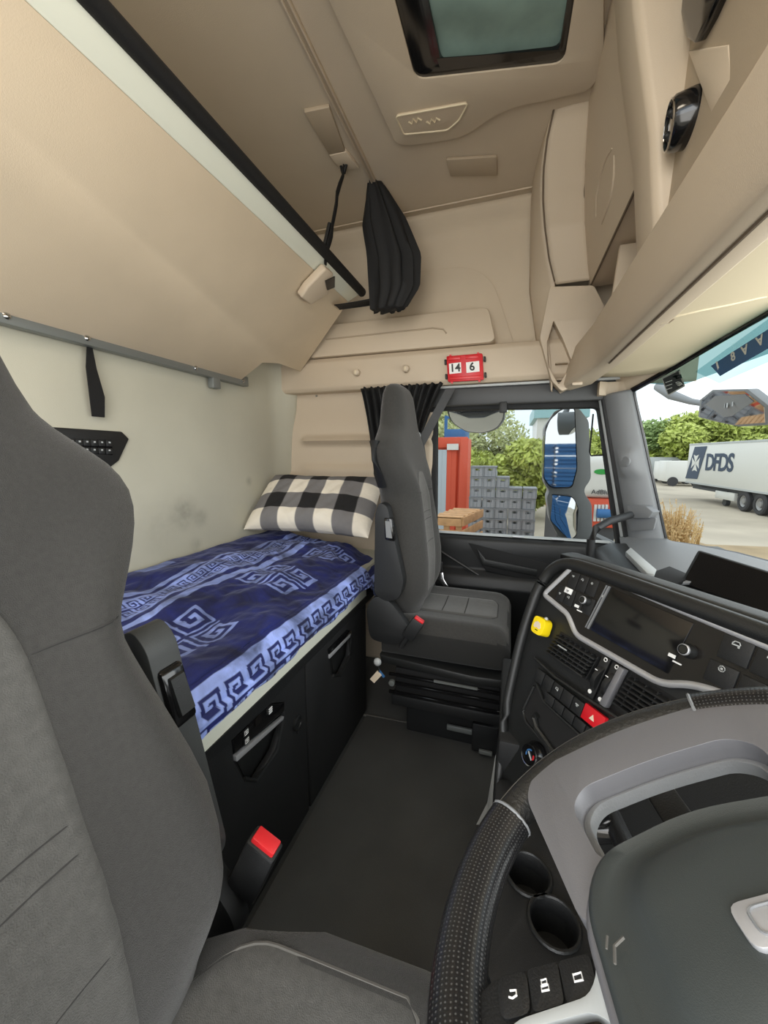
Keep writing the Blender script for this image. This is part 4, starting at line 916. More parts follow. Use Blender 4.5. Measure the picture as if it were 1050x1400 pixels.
u, v = cuv(777, 808); b = MB(); b.obox(cp(u-.010, v-.007, -.002), CUu*.021, CVv*.013, CNn*.004); wl_ = b.build('white_switch', 'wht', D_, bevel=.0008); icon(wl_, u, v, .004, 0, 'dgrey')  # plain white switch key with a grey icon
u, v = cuv(823, 815); b = MB(); b.prism([cp(u-.003, v+.002, -.002), cp(u+.003, v+.002, -.002), cp(u, v-.004, -.002)], CNn*.001); b.build('arrow_mark', 'lgrey', D_)
for r_ in range(2):
    for c_ in range(4):
        u0 = .381+c_*.044-.006*r_; v0 = (.020, .066)[r_]+.0015*c_
        switch(u0, u0+.042, v0, v0+(.040, .036)[r_], [[1, 0, 1, 2], [2, None, 1, 0]][r_][c_], d=0, isz=.0055, iv=-.010)
# vents
def vent(u0, u1, v0, v1, sk, nl, nv_, tab):
    b = MB(); b.obox(cp(u0-.004, v0-.004, -.013), CUu*(u1-u0+.008), CVv*(v1-v0+.008), CNn*.002); f = b.build('air_vent', 'void', D_)
    for k in range(nl):
        vv_ = lerp(v0, v1, (k+.5)/nl); b = MB(); b.obox(cp(u0+sk*(k/nl), vv_-.002, -.008), CUu*(u1-u0-.01), CVv*.0035, CNn*.012+CVv*.004); b.build('louver', 'blk', f, bevel=.0008)
    for k in range(nv_):
        uu_ = lerp(u0, u1, (k+.5)/nv_); b = MB(); b.obox(cp(uu_, v0, -.010), CUu*.0018, CVv*(v1-v0)+CUu*sk*.6, CNn*.010); b.build('vane', 'blkm', f)
    if tab is not None:
        b = MB(); b.obox(cp(*tab, .004), CUu*.026, CVv*.002, CNn*.003); b.build('vent_tab', 'lgrey', f)
vent(.082, .203, .160, .214, -.014, 6, 8, (.10, .182))
vent(.268, .42, .158, .222, -.012, 7, 7, (.315, .196))
for k, u in enumerate((.213, .238)):
    b = MB(); b.prism([cp(*q, -.004) for q in [(u-.010, .152), (u+.010, .152), (u+.003, .242), (u-.017, .242)]], CNn*.003); dp = b.build('dial_plate', 'blk', D_, bevel=.001)
    b = MB(); b.lathe([(.030, -.005), (.031, 0), (.030, .005)], cp(u-.001, .198, -.018), (CUu+CVv*.1), 28); wh_ = b.build('thumb_wheel', 'blk', dp, smooth=50)
    c1_, c2_ = cuv(*((828, 902), (843, 912))[k]), cuv(*((806, 945), (820, 956))[k])
    b = MB(); b.tube([cp(c1_[0]+.0035*math.cos(a), c1_[1]+.0035*math.sin(a), .0) for a in [j*.63 for j in range(10)]], .0011, 5, closed=True); b.build('open_mark', 'wht', dp)
    b = MB(); b.lathe([(.0042, -.002), (.0042, .0), (0, .0)], cp(c2_[0], c2_[1], .0), CNn, 14); b.build('shut_mark', 'wht', dp)
    b = MB(); b.obox(cp(u-.003, .180+k*.0, .013), CUu*.006, CVv*.0015, CNn*.001); b.build('wheel_mark', 'wht', dp)
b = MB(); b.prism([cp(*q, -.008) for q in [(.247, .153), (.259, .153), (.250, .238), (.236, .238)]], CNn*.014); b.build('silver_bar', 'spoke', D_, bevel=.002)
# switch strips
names = [None, None, 1, None, 0]
for k in range(5): switch(.062+.029*k, .090+.029*k, .258, .289, names[k], d=.001, iv=-.004, isz=.004)
for k in range(5): switch(.108+.029*k, .136+.029*k, .291, .314, None, d=.0)
hz = switch(.208, .258, .253, .286, None, 'red', .004, 'hazard_switch')
b = MB(); hc_ = (.233, .270); b.prism([cp(hc_[0]-.006, hc_[1]+.005, .0042), cp(hc_[0]+.006, hc_[1]+.005, .0042), cp(hc_[0], hc_[1]-.006, .0042)], CNn*.0008); b.build('warning_triangle', 'skin', hz)
b = MB(); b.tube([cp(.045, .243), cp(.12, .250, .001), cp(.20, .246, .001), cp(.30, .238)], .004, 6); b.build('panel_crease', 'dash', D_)
# storage cubby: flat black patch paints in its shaded depth
tr_ = rpoly([V2(p) for p in [(.066, .292), (.105, .318), (.30, .322), (.30, .40), (.078, .388), (.058, .375)]], .012, 4)
b = MB(); b.prism([cp(u, v, -.0115) for u, v in tr_], CNn*.001); cb_ = b.build('cubby_shade', 'void', D_)
b = MB(); b.tube([cp(u, v, -.008) for u, v in tr_], .0035, 6, closed=True); b.build('cubby_rim', 'dash', cb_)
b = MB(); b.tube([cp(*q, -.004) for q in [(.105, .352), (.10, .362), (.115, .378), (.20, .395), (.30, .398)]], .007, 8); b.build('cubby_lip', 'dash', cb_)
# start switch
sk = cuv(729, 1033); b = MB(); b.lathe([(.030, -.014), (.030, -.006), (.026, .0), (.022, .012), (.020, .013), (.019, .009), (0, .009)], cp(*sk), CNn, 28); sw_ = b.build('start_switch', 'gloss', D_, smooth=40)
b = MB(); b.lathe([(.0222, .0115), (.0215, .014), (.0195, .0135)], cp(*sk), CNn, 28, cap=False); b.build('chrome_ring', 'chrome', sw_)
b = MB(); b.tube([cp(sk[0]+.011*math.cos(a), sk[1]+.011*math.sin(a), .0098) for a in [2.6+j*.3 for j in range(8)]], .0017, 5); b.build('blue_arc', 'cblue', sw_)
b = MB(); b.tube([cp(sk[0]+.011*math.cos(a), sk[1]+.011*math.sin(a), .0098) for a in [-.6+j*.3 for j in range(4)]], .0017, 5); b.build('red_arc', 'red', sw_)
b = MB(); b.obox(cp(sk[0]-.006, sk[1]-.006, .0095), CUu*.014+CVv*.010, CVv*.003, CNn*.002); b.build('pointer', 'lgrey', sw_)
# lower console down to the floor and pale kick strip
b = MB(); b.prism([V((.0, y, z)) for y, z in [(.88, .41), (.92, .42), (1.20, .10), (1.25, .0), (1.29, .0), (1.29, .5), (.88, .50)]], (.7, 0, 0)); b.build('lower_console', 'blkm', D_, bevel=.01)
kq = [at(684, 1008, Y=1.25), at(676, 1036, Y=1.16), at(666, 1096, Y=1.10), at(650, 1128, Y=1.0), at(672, 1128, Y=1.0), at(681, 1072, Y=1.1), at(686, 1050, Y=1.16), at(682, 1036, Y=1.2)]
b = MB(); b.prism(kq, (.02, .02, 0)); b.build('kick_strip', 'lgrey', D_, bevel=.003)
# cross-cab dash body and grey top by the pillar
b = MB(); b.loft([[V((x, y, z)) for x, z in [(.36, .70), (.38, .755), (.44, .785), (.86, .80), (.86, .2), (.40, .2)]] for y in (-.45, 1.96)]); b.build('dash_body', 'dash', D_, bevel=.02)
def dtop(u, v):
    a = V((.50, 2.03, .775)).lerp(V((.40, 1.35, .77)), u); c = wsp(lerp(1.97, 1.30, u), 0)+V((-.005, 0, .004)); p = a.lerp(c, v); p.z += .018*math.sin(math.pi*v)+.02*math.exp(-(u/.05)**2); return p
b = MB(); b.grid(dtop, 30, 16); b.build('dash_top', 'dgrey', D_, thick=.01, smooth=80)
b = MB(); b.tube([dtop(.10+.05*k, .72)+V((0, 0, .0005)) for k in range(8)], .004, 6); b.tube([dtop(.14+.05*k, .86)+V((0, 0, .0005)) for k in range(8)], .003, 6); b.build('demister_slot', 'void', D_)
gq = [atp(x, y, dtop(.3, .4), V((-.1, 0, 1)).normalized()) for x, y in [(855, 758), (862, 752), (897, 783), (894, 790), (884, 788)]]
b = MB(); b.prism([p+V((0, 0, .012)) for p in gq], (0, 0, -.02)); b.build('tray_lip', 'lgrey', D_, bevel=.003)
gq = [atp(x, y, dtop(.3, .4), V((-.1, 0, 1)).normalized()) for x, y in [(895, 783), (915, 776), (948, 790), (925, 800), (893, 796)]]
b = MB(); b.prism([p+V((0, 0, .006)) for p in gq], (0, 0, -.012)); b.build('tray_well', 'void', D_, bevel=.003)

# camera-view monitor
MP, MN = V((.56, 1.3, .85)), V((-.80, -.36, .32)).normalized()
mq = [atp(x, y, MP, MN) for x, y in [(953, 751), (1075, 788), (1075, 850), (928, 797)]]
t = thing('camera_monitor', 'flat black camera monitor standing on the dash by the windscreen', 'monitor', (mq[0]+mq[2])/2)
b = MB(); b.prism(mq, MN*-.03); b.build('housing', 'blk', t, bevel=.008, seg=3)
mc = sum(mq, V())/4; b = MB(); b.prism([mc+(p-mc)*.9+MN*.001 for p in mq], MN*-.004); b.build('screen', 'screen', t)
b = MB(); b.obox(mc+V((-.03, .0, -.12))-MN*.02, (.06, -.03, 0), (.03, .05, 0), (0, 0, .10)); b.build('foot', 'blk', t)
# yellow tag
yk = cuv(742, 857); t = thing('yellow_tag', 'bright yellow rounded fob with a white lorry print stuck beside the vent', 'tag', cp(*yk))
yo = rpoly([V2((yk[0]+x, yk[1]+y)) for x, y in [(-.020, -.021), (.019, -.021), (.021, .020), (-.018, .021)]], .013, 5)
b = MB(); b.prism([cp(u, v, -.008) for u, v in yo], CNn*.024); b.build('fob', 'yel', t, bevel=.005, seg=3)
b = MB(); b.prism([cp(yk[0]+x, yk[1]+y, .0162) for x, y in [(-.012, .006), (-.011, -.004), (-.004, -.010), (.006, -.008), (.011, .002), (.009, .006), (.003, .006), (.0, .004), (-.005, .007)]], CNn*.001); b.build('lorry_print', 'skin', t)
b = MB(); b.obox(cp(yk[0]-.004, yk[1]+.010, .0162), CUu*.009, CVv*.002, CNn*.0006); b.build('print_line', 'blkp', t)
b = MB(); b.ball(cp(yk[0]+.006, yk[1]-.022, .004), .005, 8, 5); b.build('ring', 'lgrey', t)
# cup-holder tray
t = thing('cup_holder_tray', 'dark console tray with two round cup holders below the steering wheel', 'tray', (.09, .62, .40))
TZ = .42
c1, c2 = at(722, 1195, Z=TZ), at(757, 1262, Z=TZ)
b = MB()
to = rpoly([V((.0, .47, 0)), V((.0, .86, 0)), V((.34, .86, 0)), V((.34, .47, 0))], .03, 4)
circ = lambda c, r: [(c.x+r*math.cos(2*math.pi*k/24), c.y+r*math.sin(2*math.pi*k/24)) for k in range(24)]
b.plate(to, [circ(c1, .036), circ(c2, .036)], lambda x, y: (x, y, TZ), (0, 0, -.03)); b.build('tray_top', 'blk', t, bevel=.002)
for c in (c1, c2):
    b = MB(); b.lathe([(.0365, .0), (.0365, -.07), (0, -.07)], (c.x, c.y, TZ), (0, 0, 1), 24, cap=False); cu_ = b.build('cup_well', 'dash', t)
    b = MB(); b.tube([(c.x+.039*math.cos(a), c.y+.039*math.sin(a), TZ+.002) for a in [k*.2618 for k in range(24)]], .0035, 6, closed=True); b.build('well_rim', 'dash', cu_)
b = MB(); b.obox((.0, .47, .0), (.34, 0, 0), (0, .39, 0), (0, 0, TZ-.075)); b.build('tray_body', 'blkm', t)
# ================================================================== STEERING WHEEL (turned a quarter turn)
WC = V((.16, .24, .90)); ta = R(30); Wn = V((-math.sin(ta), 0, math.cos(ta))); We2 = V((math.cos(ta), 0, math.sin(ta))); We1 = V((0, 1, 0))
WD = We1*.988-We2*.156; WR = We1*-.156-We2*.988
def wq(p, q, h=0): return WC+WD*p+WR*q+Wn*h
t = thing('steering_wheel', 'large black leather steering wheel turned sideways with grey metallic lower spoke', 'steering wheel', WC)
def rimc(a):  # a measured from the flattened lower side
    r = .2075-.006*math.exp(-(a/.6)**2); return wq(r*math.cos(a), r*math.sin(a), 0)
def rim_part(a0, a1, name, m, rr, n=48, k=16):
    vs, fs, uv = [], [], []
    for i in range(n+1):
        a = lerp(a0, a1, i/n); c = rimc(a); e = (rimc(a+.01)-rimc(a-.01)).normalized(); x = e.cross(Wn).normalized()
        r = rr(a)
        for j in range(k+1):
            f = 2*math.pi*j/k; vs.append(c+x*(r[0]*math.cos(f))+Wn*(r[1]*math.sin(f))); uv.append((a*.2045/.0032, f*.018/.0032))
    for i in range(n):
        for j in range(k): fs.append((i*(k+1)+j, i*(k+1)+j+1, (i+1)*(k+1)+j+1, (i+1)*(k+1)+j))
    b = MB(); b.add(vs, fs); return b.build(name, m, t, smooth=80, uvf=lambda i: uv[i])
sm = lambda a: (.0165, .0150)
gp = lambda a: (.0215-.003*math.cos(2*a)*.0, .0175)
rim_part(-.34, .78, 'rim_leather', 'leather', sm, 40)
rim_part(.78, 2.35, 'rim_grip', 'perf', gp, 60); rim_part(-2.35, -.34, 'rim_grip', 'perf', gp, 60)
rim_part(2.35, 2*math.pi-2.35, 'rim_leather', 'leather', sm, 40)
for a in (.78, -.34, 2.35, -2.35):
    c = rimc(a); e = (rimc(a+.01)-rimc(a-.01)).normalized(); x = e.cross(Wn); b = MB(); b.tube([c+x*.0205*math.cos(f)+Wn*.0172*math.sin(f) for f in [k*.314 for k in range(20)]], .0017, 5, closed=True); b.build('grip_seam', 'dgrey', t)
b = MB(); b.tube([rimc(a)+(rimc(a)-WC).normalized()*.017+Wn*.006 for a in [-.34+1.12*k/30 for k in range(31)]], .0012, 5); b.build('rim_stitch', 'seaml', t)
# lower double spoke with window
so = rpoly([V2(p) for p in [(.030, .103), (.150, .122), (.178, .104), (.192, .0), (.180, -.104), (.155, -.118), (.030, -.103)]], [.01, .02, .03, .05, .03, .02, .01], 5)
si = rpoly([V2(p) for p in [(.066, .076), (.120, .082), (.137, .066), (.1415, .0), (.137, -.064), (.120, -.080), (.066, -.072)]], [.012, .015, .015, .03, .015, .015, .012], 5)
b = MB(); b.plate(so, [si], lambda p, q: wq(p, q, .014+.0*q), Wn*-.028); sp = b.build('lower_spoke', 'spoke', t, bevel=.006, seg=3)
sg = [(c[0]*1.0+(.1-c[0])*.0, c[1]) for c in si]
b = MB(); cen = V((.105, 0, 0)); ri = [tuple((cen+(V2(p)-cen)*.93).to_2d()) for p in si]
b.plate(si, [ri], lambda p, q: wq(p, q, -.004), Wn*-.012); b.build('window_liner', 'dgrey', sp, bevel=.002)
# side spokes
def mir(L, s): return [(p, q*s) for p, q in L]
for s_ in (1, -1):
    b = MB(); b.prism([wq(p, q, .004) for p, q in mir([(.024, .08), (.022, .176), (.016, .190), (-.07, .192), (-.075, .08)], s_)], Wn*-.018); sd_ = b.build('side_spoke', 'blkm', t, bevel=.004)
    g = rpoly([V2(p) for p in mir([(.06, .088), (.07, .098), (.006, .103), (-.004, .112), (-.007, .160), (-.016, .176), (-.03, .182), (-.07, .180), (-.07, .172), (-.03, .174), (-.020, .168), (-.012, .155), (-.011, .112), (-.02, .1), (-.06, .098), (-.06, .085)], s_)], .006, 3)
    b = MB(); b.prism([wq(p, q, .010) for p, q in g], Wn*-.012); b.build('spoke_trim', 'lgrey', sd_, bevel=.002)
    for k in range(3):
        q0 = .1065+.0225*k; b = MB(); sk_ = .0
        o = rpoly([V2(p) for p in mir([(-.003+.001*(2-k), q0), (.0195, q0-.001), (.0195, q0+.021), (-.003, q0+.021)], s_)], .003 if k < 2 else .006, 3)
        b.prism([wq(p, q, .0062) for p, q in o], Wn*-.006); bt_ = b.build('button', 'blk', sd_, bevel=.001)
        b = MB(); c = (.0085, s_*(q0+.0105)); z = .0064; SC = .62
        if k == 2: b.tube([wq(c[0]+x*SC, c[1]+y*SC, z) for x, y in [(-.002, .005), (-.0035, .001), (-.002, -.004), (.002, -.004)]]+[wq(c[0]+.003*SC, c[1]+.003*SC, z)], .0007, 4)
        elif k == 1:
            b.tube([wq(c[0]+x*SC, c[1]+y*SC, z) for x, y in [(-.004, -.004), (.0, -.004), (.0, .004), (-.004, .004)]], .0007, 4, closed=True); b.tube([wq(c[0]+x*SC, c[1]+y*SC, z) for x, y in [(.001, -.003), (.005, -.003), (.005, .003), (.001, .003)]], .0006, 4, closed=True)
        else: b.tube([wq(c[0]+x*SC, c[1]+y*SC, z) for x, y in [(-.003, -.005), (.003, -.005), (.003, .004), (-.003, .004)]], .0007, 4, closed=True)
        b.build('icon', 'wht', bt_)
    b = MB(); b.prism([wq(p, q, .011) for p, q in rpoly([V2(p) for p in mir([(-.016, .108), (-.016, .150), (-.024, .164), (-.06, .168), (-.06, .108)], s_)], .004, 3)], Wn*-.01); bt_ = b.build('set_button', 'gloss', sd_, bevel=.0015)
    if s_ == 1: text_mesh('SET -', .0085, wq(-.0225, .134, .0118), WR, -WD, 'lettering', 'wht', bt_, .0002)
# airbag cover
po = rpoly([V2(p) for p in [(.060, .074), (.072, .0), (.060, -.074), (.03, -.096), (-.06, -.098), (-.095, -.07), (-.095, .07), (-.06, .098), (.03, .096)]], .028, 5)
b = MB(); b.loft([[wq(.0+p*k, q*k, h) for p, q in po] for k, h in ((.98, -.02), (1.0, .012), (1.0, .020), (.985, .027), (.94, .030), (.86, .0275), (.76, .0265), (.64, .034), (.52, .039), (.3, .041), (.02, .041))]); ab = b.build('airbag_cover', 'hub', t, smooth=60)
b = MB(); b.tube([wq(p*1.012, q*1.012, .012) for p, q in po], .0055, 8, closed=True); b.build('cover_edge', 'spoke', t, smooth=70)
b = MB(); b.tube([wq(p, q, .0375) for p, q in [(-.014, .086), (-.006, .083), (-.003, .076)]], .0009, 4); b.tube([wq(p, q, .0372) for p, q in [(-.006, .088), (.0, .085)]], .0007, 4); b.build('moulded_mark', 'seaml', ab)
lo = rpoly([V2((p, q+.0)) for p, q in [(-.004, .016), (-.004, -.045), (-.026, -.045), (-.026, .016)]], .007, 4)
b = MB(); b.prism([wq(p-.002, q, .0405) for p, q in lo], Wn*.004); lg = b.build('badge', 'silver', ab, bevel=.001)
b = MB(); b.tube([wq((p+.015)*.6-.017, (q+.0145)*.75-.0145, .0448) for p, q in lo], .0009, 5, closed=True); b.build('badge_outline', 'dgrey', lg)
# column shroud and stalk seen through the spoke
t2 = thing('steering_column', 'dark steering column shroud with stalk and lever seen through the wheel spoke', 'steering column', (.25, .3, .75))
b = MB(); b.loft([[WC+Wn*h+WD*x*s_+WR*y*s_ for x, y in [(.075, .07), (.085, 0), (.075, -.07), (-.07, -.07), (-.08, 0), (-.07, .07)]] for h, s_ in ((-.06, .42), (-.10, .5), (-.2, .55), (-.45, .5))]); b.build('shroud', 'void', t2, bevel=.01)
s0 = atp(838, 1122, wq(0, 0, -.07), Wn)
b = MB(); b.tube([s0+WD*-.05, s0, s0+WD*.0+WR*.035+V((0, .01, 0))], [.010, .012, .014], 12); b.build('stalk', 'blk', t2, smooth=50)
b = MB(); b.lathe([(.016, -.022), (.018, -.018), (.018, .018), (.014, .022)], s0+WR*.02+WD*.004, WR+WD*.25, 18); b.build('stalk_knob', 'gloss', t2, smooth=50)
b = MB(); b.loft([[s0+WR*-.012+WD*(.02+.02*k)+Wn*(.012*math.sin(a)-.01*k)+WR*(.016*math.cos(a)*(1-.15*k)-.01*k) for a in [j*.628 for j in range(10)]] for k in range(4)]); b.build('boot', 'leather', t2, smooth=60)
b = MB(); b.obox(s0+WR*-.075+WD*-.005-Wn*.03, WR*.03, WD*.05, Wn*.01); b.build('switch_pod', 'dash', t2, bevel=.003)
b = MB(); b.box(s0+WR*.048+WD*.03, (.006, .006, .006)); b.build('stalk_print', 'wht', t2)
# ================================================================== WINDSCREEN STICKERS
def wn(p):
    e = .01; a = wsp(p.y+e, (p.z-.82)/.77)-wsp(p.y-e, (p.z-.82)/.77); c = wsp(p.y, (p.z-.82)/.77+e)-wsp(p.y, (p.z-.82)/.77-e)
    n = a.cross(c).normalized(); return n if n.x < 0 else -n
def wquad(pts, name, m, par, d=.004, nn=10):
    P = [ws_at(*p) for p in pts]; b = MB()
    def f(u, v):
        px = [pts[0][k]*(1-u)*(1-v)+pts[1][k]*u*(1-v)+pts[2][k]*u*v+pts[3][k]*(1-u)*v for k in (0, 1)]; p = ws_at(*px); return p+wn(p)*d
    b.grid(f, nn, max(2, nn//2)); return b.build(name, m, par, smooth=80)
MT['band'] = mat_glass('tinted_band', (.24, .36, .36), .02)
t = thing('screen_sign', 'tinted band across the screen top carrying a blue strip lettered I 8 A A', 'sign', ws_at(1000, 470))
wquad([(872, 523), (1100, 385), (1130, 455), (930, 528)], 'tint_band', 'band', t, .003, 14)
wquad([(952, 508), (1075, 420), (1110, 470), (985, 524)], 'pale_board', mat_glass('board_tint', (.50, .66, .68), .02), t, .005, 10)
wquad([(974, 500), (1075, 436), (1085, 458), (987, 514)], 'blue_strip', 'blue', t, .007, 10)
def wtext(s, px, py, sz, par, m, ang):
    p = ws_at(px, py); n = wn(p); a = ws_at(px+4*math.cos(R(ang)), py+4*math.sin(R(ang)))-p; x = (a-n*a.dot(n)).normalized(); y = n.cross(x)
    return text_mesh(s, sz, p+n*.0085, x, y, 'letter', m, par, .0003, bold=.001)
for s_, x, y, a in (('I', 984, 500, -28), ('8', 1006, 487, -30), ('A', 1022, 477, 150), ('A', 1043, 464, 148)): wtext(s_, x, y, .040, t, 'trw', a)
t = thing('wifi_sticker', 'small dark square sticker with white wifi symbol at the top corner of the windscreen', 'sticker', ws_at(922, 524))
wquad([(905, 517), (930, 505), (938, 528), (914, 541)], 'border', 'trw', t, .004, 4); wquad([(907, 518), (929, 507), (936, 527), (915, 539)], 'face', 'under', t, .0055, 4)
for k, rr in enumerate((2, 4, 6)):
    pts = []
    for a in range(-140, -30, 18):
        p = ws_at(929+rr*math.cos(R(a+8)), 528+rr*math.sin(R(a+8))); pts.append(p+wn(p)*.0065)
    b = MB(); b.tube(pts, .0016, 4); b.build('wifi_arc', 'wht', t)
for k in range(3):
    p, q = [ws_at(911+x, 523+k*5-x*.35) for x in (0, 9)]; b = MB(); b.tube([p+wn(p)*.0065, q+wn(q)*.0065], .0014, 4); b.build('print_line', 'wht', t)

# ================================================================== OUTSIDE
GZ = -1.65
b = MB(); b.obox((-60, -60, GZ-.2), (160, 0, 0), (0, 160, 0), (0, 0, .2)); struct(b.build('ground', 'ground'))
b = MB(); q = [at(*p, Z=GZ+.01) for p in [(900, 742), (1150, 752), (1300, 800), (880, 900)]]; b.prism(q, (0, 0, .012)); b.build('kerb_slabs', 'soil', bpy.data.objects['ground'])
# door mirror
YM = 2.42
t = thing('door_mirror', 'tall grey double door mirror outside the passenger window', 'mirror', at(800, 700, Y=YM))
def mp(px, py, d=0): p = at(px, py, Y=YM); return V((p.x, YM+d, p.z))
ho = rpoly([mp(*p).xz.to_3d() for p in [(745, 583), (760, 560), (792, 557), (806, 575), (809, 655), (800, 668), (800, 675), (810, 690), (811, 738), (790, 748), (768, 742), (752, 712), (748, 680), (752, 672), (744, 660)]], .02, 3)
b = MB(); b.prism([V((x, YM+.02, z)) for x, z in ho], (0, .16, 0)); b.build('housing', 'mirh', t, bevel=.03, seg=3)
for pts, nm, lb in (([(745, 590), (751, 573), (765, 560), (781, 559), (783, 640), (777, 665), (752, 667), (743, 655)], 'main_glass', None), ([(751, 676), (780, 676), (786, 690), (784, 726), (776, 735), (752, 712)], 'wide_glass', None)):
    o = rpoly([mp(*p).xz.to_3d() for p in pts], .02, 3)
    T_ = V((-.25, -1, 0)).normalized()
    b = MB(); cx = sum(p[0] for p in o)/len(o); b.prism([V((x, YM-.065-(x-cx)*1.2, z)) for x, z in o], (0, .12, 0)); f = b.build('glass_frame', 'gloss', t)
    cx = sum(p[0] for p in o)/len(o); cz = sum(p[1] for p in o)/len(o)
    b = MB(); nn_ = len(o); b.add([V((cx, YM-.070-(.0 if nm == 'main_glass' else .02), cz))]+[V((cx+(x-cx)*.94, YM-.070-(x-cx)*1.2, cz+(z-cz)*.96)) for x, z in o], [(0, i+1, (i+1) % nn_+1) for i in range(nn_)]); b.build(nm, 'mirg', f, smooth=80)
b = MB(); b.tube([mp(806, 735, .1), mp(850, 752, -.1), V((.60, 2.14, .70))], .035, 8); b.build('mirror_foot', 'mirh', t)
# kerb mirror
YK = 2.34
t = thing('kerb_mirror', 'shallow oval kerb mirror showing above the passenger window', 'mirror', at(652, 565, Y=YK))
ko = rpoly([at(*p, Y=YK).xz.to_3d() for p in [(614, 562), (690, 558), (691, 572), (680, 586), (660, 592), (636, 590), (618, 578)]], .03, 4)
cx = sum(p[0] for p in ko)/len(ko); cz = sum(p[1] for p in ko)/len(ko); zlo = min(p[1] for p in ko)
lens = [V((x, YK+.02-(z-zlo)*1.1, z)) for x, z in ko]
b = MB(); b.loft([[V((x, YK+.07, z)) for x, z in ko], lens]); f = b.build('housing', 'mirh', t)
c = sum(lens, V())/len(lens); b = MB(); nn_ = len(ko); b.add([c+V((0, -.016, -.012))]+[c+(p-c)*.94+V((0, -.003, -.002)) for p in lens], [(0, i+1, (i+1) % nn_+1) for i in range(nn_)]); b.build('mirror_glass', 'mirg', f, smooth=80)
b = MB(); b.tube([at(650, 560, Y=YK+.05), V((at(650, 560, Y=YK+.05).x, YK+.02, 1.52)), V((at(650, 560, Y=YK+.05).x, 2.09, 1.56))], .02, 8); b.build('arm', 'mirh', t)
# front mirror on its arm
def fm(px, py, X=1.28): return at(px, py, X=X)
t = thing('front_mirror', 'angular front mirror on a dark arm outside the top of the windscreen', 'mirror', fm(1015, 555))
b = MB(); b.tube([fm(900, 528, 1.05), fm(918, 540, 1.1), fm(945, 549, 1.2), fm(990, 556)], [.035, .034, .022, .018], 10); b.build('arm', 'mirh', t, smooth=60)
def fmt(px, py, d=0): p = fm(px, py); return p+V((-(p.z-1.30)*.55-d, 0, 0))
mo = [fmt(*p) for p in [(972, 570), (990, 545), (1015, 531), (1062, 530), (1075, 555), (1060, 580), (1015, 583), (990, 576)]]
b = MB(); b.prism(mo, (.05, 0, 0)); b.build('housing', 'mirh', t, bevel=.006)
c = sum(mo, V())/len(mo); b = MB(); b.prism([c+(p-c)*.9+V((-.003, 0, 0)) for p in mo], (.002, 0, 0)); b.build('mirror_glass', 'mirg', t)
b = MB(); b.prism([fmt(*p, .006) for p in [(995, 552), (1015, 540), (1056, 538), (1060, 548), (1020, 568), (1008, 570)]], (.002, 0, 0)); rg_ = b.build('camera_plate', 'mirh', t)
p = fmt(1026, 551, .008)
for dy in (-.055, 0, .02): b = MB(); b.obox(p+V((0, dy, -.02)), (-.001, 0, 0), (0, .012 if dy else .04, 0), (0, 0, .035)); b.build('plate_mark', 'lgrey', rg_)
# DFDS trailer
L0, L1 = atd(937, 659, 25.5), atd(1050, 671, 17.6)
L1.z = L0.z = -.62; ex = (L1-L0).normalized(); L1 = L0+ex*13.4; en = V((ex.y, -ex.x, 0)); en = en if (CAM-L0).dot(en) > 0 else -en
TH = 2.52
def tq(s, z, d=0): return L0+ex*s+V((0, 0, z))+en*d
t = thing('lorry_trailer', 'long white box trailer lettered DFDS with a white cross on a dark blue slash', 'trailer', L0)
b = MB(); b.obox(L0-en*2.5, ex*13.4, en*2.5, (0, 0, TH)); b.build('box_body', 'trw', t, bevel=.03)
b = MB(); b.obox(tq(0, 0, .0), ex*13.4, en*.02, (0, 0, .09)); b.obox(tq(0, TH-.1, 0), ex*13.4, en*.02, (0, 0, .09)); b.build('side_rail', 'lgrey', t)
def tm(px, py):
    p = atp(px, py, L0+en*.012, en)-L0; return (p.dot(ex), p.z)
sl_ = [tm(*p) for p in [(950, 611), (967, 610), (953, 655), (937, 654)]]
b = MB(); b.prism([tq(s, z, .012) for s, z in sl_], en*.008); b.build('blue_slash', 'navy', t)
cx, cz = tm(951, 633); 
for k in range(4):
    a = k*math.pi/2; f = lambda x, y: tq(cx+x*math.cos(a)-y*math.sin(a), cz+x*math.sin(a)+y*math.cos(a), .021)
    b = MB(); b.prism([f(.02, .02), f(.52, .34), f(.44, .0), f(.52, -.34), f(.02, -.02)], en*.006); b.build('cross_arm', 'trw', t)
u0, u1 = tm(966, 633), tm(1004, 634)
for i, ch in enumerate('DFDS'):
    s_ = lerp(u0[0], u1[0], (i+.5)/4); text_mesh(ch, 1.35, tq(s_, lerp(u0[1], u1[1], (i+.5)/4), .014), ex*1, (0, 0, 1), 'letter', 'navy', t, .006, bold=.035)
for s_, z in ((-.02, 1.2),):
    b = MB(); b.obox(tq(-.06, .0, -2.45), ex*.06, en*2.4, (0, 0, TH-.1)); b.build('rear_doors', 'lgrey', t)
gw = -.62-GZ
wx = [tm(1015, 680)[0]]; wx += [wx[0]+1.31, wx[0]+2.62]
for s_ in wx:
    c = tq(s_, -gw+.52, -.02)
    b = MB(); b.lathe([(.30, -.30), (.46, -.30), (.52, -.24), (.52, -.04), (.46, .01), (.30, .0)], c, en, 24, cap=False); wh_ = b.build('wheel', 'tyre', t)
    b = MB(); b.lathe([(.31, -.05), (.29, -.02), (.16, -.10), (.14, -.02), (0, -.01)], c, en, 20, cap=False); b.build('wheel_rim', 'rim', wh_)
b = MB(); b.obox(tq(.6, -.32, -2.2), ex*12.5, en*2.0, (0, 0, .30)); b.build('chassis', 'under', t)
a_, c_ = tm(977, 664)[0], tm(1002, 676)[0]
